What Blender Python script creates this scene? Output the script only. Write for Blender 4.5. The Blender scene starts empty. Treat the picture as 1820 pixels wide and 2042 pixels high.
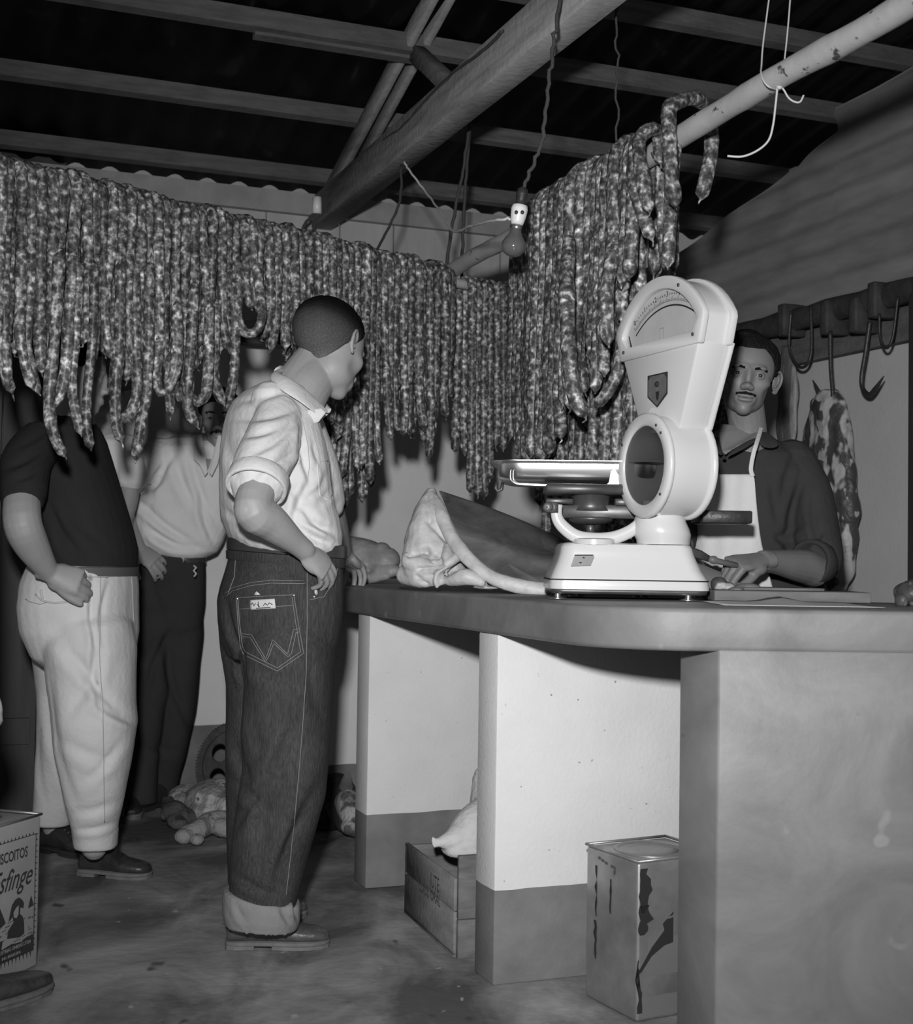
import bpy, bmesh, math, random
import numpy as np
from mathutils import Vector, Matrix, Quaternion
from mathutils.bvhtree import BVHTree
random.seed(7); np.random.seed(7)
SC = bpy.context.scene
COL = SC.collection
# ---------------------------------------------------------------- camera
FPX = 2735.0; W0, H0 = 1820.0, 2042.0
CAM = np.array([0.0, 0.0, 1.047])
pit = math.atan(91.0/FPX); rol = 0.0155
F_ = np.array([0, math.cos(pit), math.sin(pit)])
U0 = np.array([0, -math.sin(pit), math.cos(pit)])
R0 = np.array([1.0, 0, 0])
R_ = R0*math.cos(rol)+U0*math.sin(rol)
U_ = U0*math.cos(rol)-R0*math.sin(rol)
cd = bpy.data.cameras.new('camera'); cam = bpy.data.objects.new('camera', cd); COL.objects.link(cam)
cd.sensor_fit = 'HORIZONTAL'; cd.sensor_width = 36.0; cd.lens = FPX/W0*36.0
cd.clip_start = 0.05; cd.clip_end = 60
cd.dof.use_dof = True; cd.dof.focus_distance = 3.65; cd.dof.aperture_fstop = 7.0
M4 = Matrix(((R_[0], U_[0], -F_[0], CAM[0]), (R_[1], U_[1], -F_[1], CAM[1]), (R_[2], U_[2], -F_[2], CAM[2]), (0, 0, 0, 1)))
cam.matrix_world = M4
SC.camera = cam
# ---------------------------------------------------------------- world, flash, exposure
wd = bpy.data.worlds.new('world'); SC.world = wd; wd.use_nodes = True
wd.node_tree.nodes['Background'].inputs[0].default_value = (1, 1, 1, 1)
wd.node_tree.nodes['Background'].inputs[1].default_value = 0.11
fl = bpy.data.lights.new('flash_lamp', 'SPOT'); flo = bpy.data.objects.new('flash_lamp', fl); COL.objects.link(flo)
fl.energy = 490; fl.shadow_soft_size = 0.06; fl.spot_size = math.radians(74); fl.spot_blend = 1.0
flo.location = (-0.085, -0.03, 1.40)
flo.rotation_euler = (Vector((0.12, 3.6, 1.25))-Vector(flo.location)).to_track_quat('-Z', 'Y').to_euler()
SC.view_settings.view_transform = 'Standard'; SC.view_settings.look = 'None'
SC.view_settings.gamma = 1.0; SC.view_settings.use_curve_mapping = False
SC.view_settings.exposure = 0.12
SC.cycles.max_bounces = 5; SC.cycles.diffuse_bounces = 3; SC.cycles.use_denoising = True

# ---------------------------------------------------------------- maths helpers
def ray(px, py): return F_ + (px-W0/2)/FPX*R_ + (H0/2-py)/FPX*U_
def P(px, py, Y):
    d = ray(px, py); return CAM + d*(Y-CAM[1])/d[1]
def G(px, py, z=0.0):
    d = ray(px, py); return CAM + d*(z-CAM[2])/d[2]
def proj(v):
    d = np.asarray(v, float)-CAM; w = d@F_
    return W0/2+FPX*(d@R_)/w, H0/2-FPX*(d@U_)/w
def nrm(v):
    v = np.asarray(v, float); n = np.linalg.norm(v); return v/n if n > 1e-12 else v
def A(*v): return np.array(v, float)
D1 = nrm([-0.365, 0.931, 0]); D2 = A(0.931, 0.365, 0); ZZ = A(0, 0, 1.0)
def wob(p, k, seed=0, n=6):
    rs = np.random.RandomState(seed); p = np.asarray(p, float); o = np.zeros(p.shape[:-1])
    for i in range(n):
        d = rs.normal(size=3); d /= np.linalg.norm(d); f = k*(0.6+1.1*rs.rand())
        e = rs.normal(size=3); e /= np.linalg.norm(e)
        o += np.sin(p@d*f + rs.rand()*6.28 + 1.3*np.sin(p@e*f*0.7+rs.rand()*6.28))
    return o/n

# ---------------------------------------------------------------- mesh builder
class MB:
    def __init__(s): s.v = []; s.f = []; s.n = 0
    def add(s, V, Fc):
        V = np.asarray(V, float).reshape(-1, 3); o = s.n
        s.v.append(V); s.f += [tuple(i+o for i in f) for f in Fc]; s.n += len(V); return s
    def arr(s): return np.concatenate(s.v) if s.v else np.zeros((0, 3))
    def loft(s, rings, cap=True, closed=False):
        n = len(rings[0]); m = len(rings); V = np.concatenate([np.asarray(r, float) for r in rings]); Fc = []
        for i in range(m-1 if not closed else m):
            a, b = i*n, ((i+1) % m)*n
            for j in range(n):
                k = (j+1) % n; Fc.append((a+j, a+k, b+k, b+j))
        if cap and not closed:
            V = np.concatenate([V, [np.mean(rings[0], axis=0), np.mean(rings[-1], axis=0)]]); c0, c1 = n*m, n*m+1; b = (m-1)*n
            for j in range(n):
                k = (j+1) % n; Fc.append((c0, k, j)); Fc.append((c1, b+j, b+k))
        return s.add(V, Fc)
    def tube(s, pts, rad, n=8, cap=True, flat=None, up=None):
        pts = [np.asarray(p, float) for p in pts]; m = len(pts)
        if np.isscalar(rad): rad = [rad]*m
        t0 = nrm(pts[1]-pts[0]); u = np.asarray(up, float) if up is not None else (A(0, 0, 1) if abs(t0[2]) < 0.8 else A(1, 0, 0))
        rings = []
        for i in range(m):
            t = nrm(pts[min(i+1, m-1)]-pts[max(i-1, 0)])
            u = nrm(u - t*(u@t)); w = np.cross(t, u); r = rad[i]
            ra, rb = (r if np.isscalar(r) else r[0]), (r if np.isscalar(r) else r[1])
            ang = np.arange(n)*2*math.pi/n
            rings.append(pts[i]+np.outer(np.cos(ang)*ra, u)+np.outer(np.sin(ang)*rb, w))
        return s.loft(rings, cap)
    def limb(s, pts, rad, n=12, sub=5):          # round-ended smooth limb
        pts, rad = smooth(pts, rad, sub)
        s.tube(pts, rad, n); s.ell(pts[0], (rad[0],)*3, n=n, m=6); s.ell(pts[-1], (rad[-1],)*3, n=n, m=6); return s
    def ell(s, c, r, R=None, n=16, m=10):
        R = np.eye(3) if R is None else np.asarray(R, float); V = []; Fc = []
        for i in range(1, m):
            ph = math.pi*i/m
            for j in range(n):
                th = 2*math.pi*j/n; V.append([r[0]*math.sin(ph)*math.cos(th), r[1]*math.sin(ph)*math.sin(th), r[2]*math.cos(ph)])
        V.append([0, 0, r[2]]); V.append([0, 0, -r[2]]); T, B = len(V)-2, len(V)-1
        for i in range(m-2):
            for j in range(n):
                k = (j+1) % n; Fc.append((i*n+j, (i+1)*n+j, (i+1)*n+k, i*n+k))
        for j in range(n):
            k = (j+1) % n; Fc.append((T, j, k)); Fc.append((B, (m-2)*n+k, (m-2)*n+j))
        return s.add(np.array(V)@R.T+np.asarray(c, float), Fc)
    def box(s, c, x, y, z):     # centre and three half-vectors
        c, x, y, z = [np.asarray(q, float) for q in (c, x, y, z)]
        V = [c+a*x+b*y+d*z for a in (-1, 1) for b in (-1, 1) for d in (-1, 1)]
        return s.add(V, [(0, 1, 3, 2), (4, 6, 7, 5), (0, 4, 5, 1), (2, 3, 7, 6), (0, 2, 6, 4), (1, 5, 7, 3)])
    def prism(s, poly, ext):    # planar polygon (list of points) extruded by a vector
        n = len(poly); a = np.array(poly, float); b = a+np.asarray(ext, float)
        return s.add(np.concatenate([a, b]), [tuple(range(n))[::-1], tuple(range(n, 2*n))]+[(j, (j+1) % n, n+(j+1) % n, n+j) for j in range(n)])
def smooth(pts, rad, sub=5):
    pts = np.array(pts, float); rad = np.array([rad]*len(pts) if np.isscalar(rad) else rad, float); m = len(pts)
    if m < 2 or sub <= 1: return list(pts), list(rad)
    def cr(a, t):
        i = min(int(t), m-2); f = t-i
        p0, p1, p2, p3 = a[max(i-1, 0)], a[i], a[i+1], a[min(i+2, m-1)]
        return 0.5*((2*p1)+(p2-p0)*f+(2*p0-5*p1+4*p2-p3)*f*f+(3*p1-p0-3*p2+p3)*f**3)
    T = np.linspace(0, m-1, (m-1)*sub+1)
    return [cr(pts, t) for t in T], [max(float(cr(rad, t)), 1e-4) if rad.ndim == 1 else np.maximum(cr(rad, t), 1e-4) for t in T]

def arrays(me):
    v = np.empty(len(me.vertices)*3); me.vertices.foreach_get('co', v); return v.reshape(-1, 3)
def mesh_from(V, Fc, name='m', shade=True):
    me = bpy.data.meshes.new(name); me.from_pydata([tuple(x) for x in np.asarray(V)], [], [tuple(int(i) for i in f) for f in Fc]); me.update()
    if shade: me.shade_smooth()
    return me
def mod_eval(me, mods):
    ob = bpy.data.objects.new('tmp', me); COL.objects.link(ob)
    for t, kw in mods:
        m = ob.modifiers.new('m', t)
        for k, v in kw.items(): setattr(m, k, v)
    dg = bpy.context.evaluated_depsgraph_get(); out = bpy.data.meshes.new_from_object(ob.evaluated_get(dg))
    bpy.data.objects.remove(ob); bpy.data.meshes.remove(me); return out
def fuse(mb, voxel=0.005, sm=3, disp=None):
    me = mesh_from(mb.arr(), mb.f)
    me = mod_eval(me, [('REMESH', dict(mode='VOXEL', voxel_size=voxel, use_smooth_shade=True)), ('SMOOTH', dict(factor=0.5, iterations=sm))])
    if disp is not None:
        V = arrays(me); N = np.empty(len(me.vertices)*3); me.vertices.foreach_get('normal', N); N = N.reshape(-1, 3)
        V = disp(V, N); me.vertices.foreach_set('co', V.ravel()); me.update()
    me.shade_smooth(); return me

# ---------------------------------------------------------------- objects
def root(name, label, cat, loc=(0, 0, 0), group=None, kind=None):
    o = bpy.data.objects.new(name, None); COL.objects.link(o); o.location = tuple(float(x) for x in loc); o['loc'] = [float(x) for x in loc]
    if label: o['label'] = label
    if cat: o['category'] = cat
    if group: o['group'] = group
    if kind: o['kind'] = kind
    o.empty_display_size = 0.05
    return o
def emit(name, src, mat, parent=None, label=None, cat=None, group=None, kind=None, shade=True, auto=None, world=True, origin=None):
    me = mesh_from(src.arr(), src.f, name, shade) if isinstance(src, MB) else src
    me.name = name
    if not me.materials: me.materials.append(mat)
    if parent is not None: L = np.array(parent['loc'])
    else: L = np.asarray(origin, float) if origin is not None else arrays(me).mean(axis=0)*A(1, 1, 0)+A(0, 0, arrays(me)[:, 2].min())
    V = arrays(me)-L; me.vertices.foreach_set('co', V.ravel()); me.update()
    o = bpy.data.objects.new(name, me); COL.objects.link(o); o['loc'] = [float(x) for x in L]
    if parent is not None: o.parent = parent
    else: o.location = tuple(L)
    if label: o['label'] = label
    if cat: o['category'] = cat
    if group: o['group'] = group
    if kind: o['kind'] = kind
    if shade and auto is not None:
        me.shade_flat(); es = set()
        bm = bmesh.new(); bm.from_mesh(me)
        for f in bm.faces: f.smooth = True
        for e in bm.edges:
            if len(e.link_faces) == 2 and e.calc_face_angle(0) > math.radians(auto): e.smooth = False
        bm.to_mesh(me); bm.free()
    return o
def bevel(mb, w=0.004, seg=2, ang=35):
    return mod_eval(mesh_from(mb.arr(), mb.f), [('WELD', dict(merge_threshold=1e-5)), ('BEVEL', dict(width=w, segments=seg, limit_method='ANGLE', angle_limit=math.radians(ang)))])
# child objects of a part carry 'loc' of their parent (all parts sit at their thing's origin)
def sub(name, src, mat, part, **k):
    return emit(name, src, mat, part, **k)

# ---------------------------------------------------------------- materials
def M(name, g, rough=0.75, spec=0.3, amt=0.0, scale=8.0, det=4.0, bump=0.0, bscale=60.0, metal=0.0, stretch=(1, 1, 1), bstretch=(1, 1, 1), spots=None, extra=None, lo=None, hi=None, dist=0.0, rp0=.3, rp1=.7):
    m = bpy.data.materials.new(name); m.use_nodes = True; nt = m.node_tree; N = nt.nodes; Lk = nt.links; b = N['Principled BSDF']
    b.inputs['Roughness'].default_value = rough; b.inputs['Metallic'].default_value = metal
    b.inputs['Specular IOR Level'].default_value = spec
    tc = N.new('ShaderNodeTexCoord'); col = None
    def mapping(st):
        mp = N.new('ShaderNodeMapping'); mp.inputs['Scale'].default_value = st; Lk.new(tc.outputs['Object'], mp.inputs['Vector']); return mp.outputs[0]
    if amt > 0 or lo is not None:
        nz = N.new('ShaderNodeTexNoise'); nz.inputs['Scale'].default_value = scale; nz.inputs['Detail'].default_value = det; nz.inputs['Roughness'].default_value = 0.6
        nz.inputs['Distortion'].default_value = dist
        Lk.new(mapping(stretch), nz.inputs['Vector'])
        rp = N.new('ShaderNodeValToRGB'); rp.color_ramp.elements[0].position = rp0; rp.color_ramp.elements[1].position = rp1
        a = g*(1-amt) if lo is None else lo; c = g*(1+amt) if hi is None else hi
        rp.color_ramp.elements[0].color = (a, a, a, 1); rp.color_ramp.elements[1].color = (c, c, c, 1)
        Lk.new(nz.outputs['Fac'], rp.inputs['Fac']); col = rp.outputs['Color']
    if spots:   # (scale, threshold, grey): small marks of another grey
        for sc, th, gg in (spots if isinstance(spots, list) else [spots]):
            n2 = N.new('ShaderNodeTexNoise'); n2.inputs['Scale'].default_value = sc; n2.inputs['Detail'].default_value = 2
            Lk.new(mapping(stretch), n2.inputs['Vector'])
            r2 = N.new('ShaderNodeValToRGB'); r2.color_ramp.elements[0].position = th; r2.color_ramp.elements[1].position = min(th+0.04, 1)
            r2.color_ramp.elements[0].color = (0, 0, 0, 1); r2.color_ramp.elements[1].color = (1, 1, 1, 1)
            Lk.new(n2.outputs['Fac'], r2.inputs['Fac'])
            mx = N.new('ShaderNodeMix'); mx.data_type = 'RGBA'
            Lk.new(r2.outputs['Color'], mx.inputs['Factor'])
            if col is not None: Lk.new(col, mx.inputs['A'])
            else: mx.inputs['A'].default_value = (g, g, g, 1)
            mx.inputs['B'].default_value = (gg, gg, gg, 1); col = mx.outputs['Result']
    if extra: col = extra(nt, tc, col, g)
    if col is not None: Lk.new(col, b.inputs['Base Color'])
    else: b.inputs['Base Color'].default_value = (g, g, g, 1)
    if bump > 0:
        nb = N.new('ShaderNodeTexNoise'); nb.inputs['Scale'].default_value = bscale; nb.inputs['Detail'].default_value = 5
        Lk.new(mapping(bstretch), nb.inputs['Vector'])
        bp = N.new('ShaderNodeBump'); bp.inputs['Strength'].default_value = bump; bp.inputs['Distance'].default_value = 0.01
        Lk.new(nb.outputs['Fac'], bp.inputs['Height']); Lk.new(bp.outputs['Normal'], b.inputs['Normal'])
    return m
def dado(top, gcol):
    def ex(nt, tc, col, g):
        N = nt.nodes; Lk = nt.links
        ge = N.new('ShaderNodeNewGeometry'); sp = N.new('ShaderNodeSeparateXYZ'); Lk.new(ge.outputs['Position'], sp.inputs[0])
        nz = N.new('ShaderNodeTexNoise'); nz.inputs['Scale'].default_value = 6; Lk.new(ge.outputs['Position'], nz.inputs['Vector'])
        ad = N.new('ShaderNodeMath'); ad.operation = 'MULTIPLY_ADD'; ad.inputs[1].default_value = 0.012; Lk.new(nz.outputs['Fac'], ad.inputs[0]); Lk.new(sp.outputs['Z'], ad.inputs[2])
        lt = N.new('ShaderNodeMath'); lt.operation = 'LESS_THAN'; lt.inputs[1].default_value = top+0.006; Lk.new(ad.outputs[0], lt.inputs[0])
        n2 = N.new('ShaderNodeTexNoise'); n2.inputs['Scale'].default_value = 9; n2.inputs['Detail'].default_value = 6; Lk.new(ge.outputs['Position'], n2.inputs['Vector'])
        rp = N.new('ShaderNodeValToRGB'); rp.color_ramp.elements[0].position = .3; rp.color_ramp.elements[1].position = .7
        for e, k in zip(rp.color_ramp.elements, (0.82, 1.2)): e.color = (gcol*k, gcol*k, gcol*k, 1)
        Lk.new(n2.outputs['Fac'], rp.inputs['Fac'])
        mx = N.new('ShaderNodeMix'); mx.data_type = 'RGBA'; Lk.new(lt.outputs[0], mx.inputs['Factor'])
        if col is not None: Lk.new(col, mx.inputs['A'])
        else: mx.inputs['A'].default_value = (g, g, g, 1)
        Lk.new(rp.outputs['Color'], mx.inputs['B']); return mx.outputs['Result']
    return ex
def rampmat(name, stops, axis='noise', **k): pass
# ================================================================ SETTING
m_floor = M('cement_floor', 0.15, 0.55, 0.4, lo=0.11, hi=0.44, rp0=.38, rp1=.66, scale=3.2, det=9, bump=0.35, bscale=22, stretch=(1, 0.55, 1), dist=0.6, spots=[(2.3, 0.64, 0.06), (24, 0.70, 0.42), (9, .70, .07)])
m_plaster = M('white_plaster', 0.68, 0.8, 0.2, amt=0.05, scale=5, bump=0.12, bscale=90, spots=[(70, 0.735, 0.28)], extra=dado(0.232, 0.19))
m_back = M('back_plaster', 0.72, 0.8, 0.2, amt=0.07, scale=3, bump=0.1, bscale=60, extra=dado(0.30, 0.17))
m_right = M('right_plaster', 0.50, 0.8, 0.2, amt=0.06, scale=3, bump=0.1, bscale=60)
m_paint = M('grey_counter_paint', 0.19, 0.5, 0.4, lo=0.155, hi=0.225, scale=4, det=8, bump=0.10, bscale=30, dist=1.0, rp0=.35, rp1=.65, spots=[(9, 0.71, 0.27), (17, 0.75, 0.10)])
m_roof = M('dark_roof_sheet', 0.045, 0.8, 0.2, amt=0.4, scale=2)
m_purlin = M('old_timber', 0.12, 0.85, 0.2, amt=0.3, scale=6, det=8, stretch=(1, 1, 6), bump=0.3, bscale=40)
m_beam = M('beam_timber', 0.33, 0.85, 0.2, amt=0.35, scale=7, det=8, bump=0.3, bscale=40, stretch=(1, .25, 4))
m_board = M('board_wood', 0.40, 0.85, 0.2, amt=0.14, scale=5, det=6, stretch=(3, 3, .3), spots=[(3, 0.72, 0.2)])
m_band = M('fascia_wood', 0.30, 0.85, 0.2, amt=0.15, scale=8)
m_sheet = M('corrugated_asbestos', 0.23, 0.8, 0.2, amt=0.22, scale=3, det=8, stretch=(1, 1, 5))
m_dark = M('dark_door_wood', 0.055, 0.6, 0.3, amt=0.25, scale=5, stretch=(4, 4, .4))
m_black = M('black_gap', 0.01, 0.9, 0.1)

fb = MB(); fb.box(A(0, 5, -0.05), A(4.5, 0, 0), A(0, 6, 0), A(0, 0, 0.05))
emit('floor', fb, m_floor, kind='structure', shade=False, origin=(0, 0, 0), label='worn grey cement floor with damp dark stains')
BW = A(-.937, 6.06, 0)              # a point of the back wall line (runs along D2)
RW = A(1.6, 4.7, 0)                 # a point of the right wall line (runs along D1)
def bw(s, z=0.0, off=0.0): return BW+D2*s+ZZ*z-D1*off
def rw(t, z=0.0, off=0.0): return RW+D1*t+ZZ*z-D2*off
s_cor = 1.866
wb = MB(); wb.box((bw(-3.2)+bw(s_cor+.1))/2+A(0, 0, 1.0)+D1*0.06, D2*(s_cor+3.3)/2, D1*0.06, A(0, 0, 1.0))
wall_back = emit('wall_back', wb, m_back, kind='structure', shade=False, label='plastered back wall with grey dado')
# upright boards over the plaster, each its own piece
s = -3.1; k = 0
while s < s_cor:
    w = 0.24+0.12*random.random(); w = min(w, s_cor-s)
    b = MB(); b.box(bw(s+w/2, 2.30, 0.012+0.006*random.random()-0.02), D2*(w/2-0.004), D1*0.01, A(0, 0, 0.33))
    emit('board', b, m_board, wall_back, shade=False); s += w; k += 1
b = MB(); b.box(bw((s_cor-3.2)/2, 2.625, 0.02), D2*(s_cor+3.2)/2, D1*0.02, A(0, 0, 0.048))
emit('trim_1', b, m_band, kind='structure', shade=False, label='wooden fascia board along the eave of the back wall')
# roof sheet: corrugated, ridges run up the slope
SL = math.tan(math.radians(9.0)); ZE = 2.735
def roof(s, d, up=0.0): return bw(s, ZE+SL*d+up, d)
rf = MB(); ns = 620; S = np.linspace(-5.5, 5.5, ns); rings = []
prof = 0.016*np.cos(S/0.146*2*math.pi)
lo = np.array([roof(a, -0.25, 0.06+c) for a, c in zip(S, prof)]); hi = np.array([roof(a, 8.5, 0.06+c) for a, c in zip(S, prof)])
V = np.concatenate([lo, hi, lo+ZZ*0.006, hi+ZZ*0.006]); Fc = [(i, i+1, ns+i+1, ns+i) for i in range(ns-1)]+[(2*ns+i+1, 2*ns+i, 3*ns+i, 3*ns+i+1) for i in range(ns-1)]+[(i+1, i, 2*ns+i, 2*ns+i+1) for i in range(ns-1)]
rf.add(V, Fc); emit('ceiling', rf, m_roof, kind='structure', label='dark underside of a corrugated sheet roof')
# purlins, parallel to the back wall: find the slope distance from a pixel on each
def purlin_d(px, py):
    r = ray(px, py); n = np.cross(D2, nrm(-D1+ZZ*SL)); p0 = roof(0, 0); t = ((p0-CAM)@n)/(r@n); return -((CAM+r*t)-BW)@D1
for i, (px, py, hh, g) in enumerate([(330, 316, .033, 0), (400, 192, .033, 0), (520, 42, .036, 0), (1240, 18, .036, 0)]):
    d = purlin_d(px, py)
    b = MB(); b.box(roof(-0.6, d, 0.0), D2*4.6, nrm(-D1+ZZ*SL)*0.022, nrm(ZZ+D1*SL)*hh)
    emit('beam_purlin', b, m_purlin, kind='structure', shade=False, label='roof purlin, %s from the eave' % ['lowest', 'second', 'third', 'fourth'][i])
r_ = ray(690, 76); nn_ = np.cross(D2, nrm(-D1+ZZ*SL)); t_ = ((roof(0, 0)-CAM)@nn_)/(r_@nn_); q_ = CAM+r_*t_
b = MB(); b.box(q_-D1*0.0-ZZ*.02, D2*0.34, nrm(-D1+ZZ*SL)*0.02, ZZ*0.028)
emit('beam_splice', b, m_purlin, kind='structure', shade=False, label='short splice board nailed under the third purlin')
# truss: rafter under the purlins, tie beam and short strut
s_tr = 0.327; s_t = s_tr
def rline(px, py, s):    # point on the upright truss plane (bw(s,*)) hit by a pixel
    r = ray(px, py); t = ((bw(s)-CAM)@D2)/(r@D2); return CAM+r*t
def beam(name, pa, pb, w, h, label, mat=None, ext=1.0):
    a = rline(*pa, s_t); c = rline(*pb, s_t); dd = c-a; c = a+dd*ext; ax = nrm(c-a); up = np.cross(D2, ax); b = MB()
    b.box((a+c)/2, (c-a)/2, D2*w/2, up*h/2)
    return emit(name, bevel(b, .004, 1), mat or m_beam, kind='structure', shade=False, label=label), a, c
for off_, nm_ in ((-.032, 'left'), (.034, 'right')):
    s_t = s_tr+off_; beam('beam_rafter', (660+off_*420, 400), (872+off_*500, 0), .028, .08, 'sloping rafter under the purlins, %s of a pair' % nm_, m_beam, 1.5)
s_t = s_tr
_, ta, tb = beam('beam_tie', (618, 446), (1150, 0), .095, .145, 'big rough tie beam crossing above the counter', m_beam, 1.5)
beam('beam_strut', (822, 98), (905, 178), .05, .06, 'short strut between rafter and tie beam', m_purlin)
# right wall: plaster below, corrugated sheets with stepped upper ends above
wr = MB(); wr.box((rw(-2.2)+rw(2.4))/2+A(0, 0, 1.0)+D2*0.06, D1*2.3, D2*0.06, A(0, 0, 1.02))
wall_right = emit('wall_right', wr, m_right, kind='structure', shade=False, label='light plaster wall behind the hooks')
def rwhit(px, py):
    r = ray(px, py); t = ((RW-CAM)@D2)/(r@D2); q = CAM+r*t; return (q-RW)@D1, q[2]
outline = [(1340, 640), (1340, 520), (1400, 478), (1500, 405), (1598, 334), (1608, 334), (1660, 285), (1705, 243), (1706, 210), (1770, 178), (1850, 130), (1960, 70)]
pts = [rwhit(*q) for q in outline]
def topz(t):
    T = sorted([(a, z) for a, z in pts[1:]]); xs = [a for a, z in T]; zs = [z for a, z in T]; return float(np.interp(t, xs, zs))
tmin, tmax = pts[-1][0], pts[0][0]; zb = 2.03; bounds = [tmin-1.2, rwhit(1706, 225)[0], rwhit(1604, 334)[0], 2.35]
for k in range(3):
    a, c = bounds[k], bounds[k+1]+(0.05 if k < 2 else 0); V = []; Fc = []; off = 0.012*(3-k)+.015; T = np.linspace(a, c, 40); nz_ = 60
    for t in T:
        zt = topz(min(max(t, tmin), bounds[k+1]-1e-3 if k < 2 else 99))
        for j in range(nz_):
            z = zb+(zt-zb)*j/(nz_-1); V.append(rw(t, z, off+0.009*math.cos(z/0.105*2*math.pi)))
    for i in range(len(T)-1):
        for j in range(nz_-1): q = i*nz_+j; Fc.append((q, q+1, q+nz_+1, q+nz_))
    n0 = len(V); V = np.array(V); V2 = V+D2*0.006; Fc2 = [tuple(x+n0 for x in f[::-1]) for f in Fc]
    rim = [(i*nz_+nz_-1, (i+1)*nz_+nz_-1, n0+(i+1)*nz_+nz_-1, n0+i*nz_+nz_-1) for i in range(len(T)-1)]
    b = MB(); b.add(np.concatenate([V, V2]), Fc+Fc2+rim)
    emit('corrugated_sheet', b, m_sheet, wall_right)
# left dark door on a dark wall, and a post beside the right wall
d0 = G(78, 1600, 0.0)
wl = MB(); lx = P(60, 1200, 5.45)
wl.box(lx+A(-1.0, 0.2, 0)*1+A(0, 0, 1.4-lx[2]), D2*1.0, D1*0.05, A(0, 0, 1.4))
emit('wall_left', wl, m_dark, kind='structure', shade=False, label='dark partition behind the man in the dark shirt')
dr = root('door_1', 'tall dark plank door at the left of the back wall', None, (lx[0]-.35, lx[1], 0), kind='structure')
for k in range(6):
    b = MB(); b.box(lx+A(0, 0, 1.15-lx[2])-D1*0.03+D2*(-0.05-0.155*k)-D1*0.05, D2*0.074, D1*0.016, A(0, 0, 1.12)); emit('plank', b, m_dark, dr, shade=False)
for z in (.35, 1.9):
    b = MB(); b.box(lx+A(0, 0, z-lx[2])-D1*0.11+D2*(-0.45), D2*0.45, D1*0.012, A(0, 0, .05)); emit('cross_batten', b, m_dark, dr, shade=False)
pst = P(1827, 900, 4.55); b = MB(); b.box(A(pst[0]+.012, pst[1], 1.0), A(.03, 0, 0), A(0, .03, 0), A(0, 0, 1.0))
emit('trim_2', b, m_dark, kind='structure', shade=False, label='dark upright post against the right wall')
# wall shelf seen between the sausages
sh = root('wall_shelf', 'small sloping wall shelf seen between sausages, left of the buzz-cut man', 'shelf', P(505, 665, 5.75))
b = MB(); c = P(508, 652, 5.72); b.box(c, A(.11, .03, 0.02), A(-.03, .12, 0), A(-.004, 0, .012)); emit('shelf_board', b, m_band, sh, shade=False)
b = MB(); b.box(c+A(0, .1, -.035), A(.12, .03, 0), A(-.01, .04, 0), A(0, 0, .025)); emit('bracket', b, m_dark, sh, shade=False)

# ================================================================ COUNTER
def cl(s, o=0.0, z=0.0): return A(0.0616, 3.51, 0)-D1*s+D2*o+ZZ*z      # s>0 towards the camera
ct = root('butcher_counter', 'long grey-painted masonry counter turning a rounded corner, white panels below', 'counter', cl(0))
poly = [cl(-2.72, -.015), cl(-2, -.015), cl(0, -.015), cl(.52, -.012)]
c0 = cl(.52, -.012); c1 = A(.35, 2.875, 0); c2 = A(.46, 2.85, 0)
for t in np.linspace(0.15, 1, 8): q = (1-t)**2*c0+2*t*(1-t)*(A(.30, 2.885, 0))+t*t*c2; poly.append(q)
poly += [A(2.3, 2.87, 0), A(2.3, 3.5, 0), A(.764, 3.5, 0), cl(0, .65), cl(-2.72, .65)]
b = MB(); b.prism([q+ZZ*.86 for q in poly], ZZ*.09)
emit('counter_top', bevel(b, .011, 3, 40), m_paint, ct, label='smooth painted counter slab', auto=35)
# triangulation-safe thick slab edge
for k, s in enumerate([0, -1.03, -2.06]):
    b = MB(); L = .62
    b.box(cl(s+.062, L/2, .43), D1*.062, D2*L/2, ZZ*.43)
    emit('support_panel', bevel(b, .006, 2), m_plaster, ct, label='white plastered support with grey foot' if k == 0 else None, auto=35)
# wing wall under the near part
rv0 = A(.548, 2.852, 0); rv1 = A(.492, 3.005, 0)
b = MB(); b.prism([rv0, A(2.3, 2.872, 0), A(2.3, 3.02, 0), rv1], ZZ*.865)
emit('wing_wall', bevel(b, .006, 2), m_paint, ct, label='solid grey front of the near counter wing', auto=35)
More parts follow.
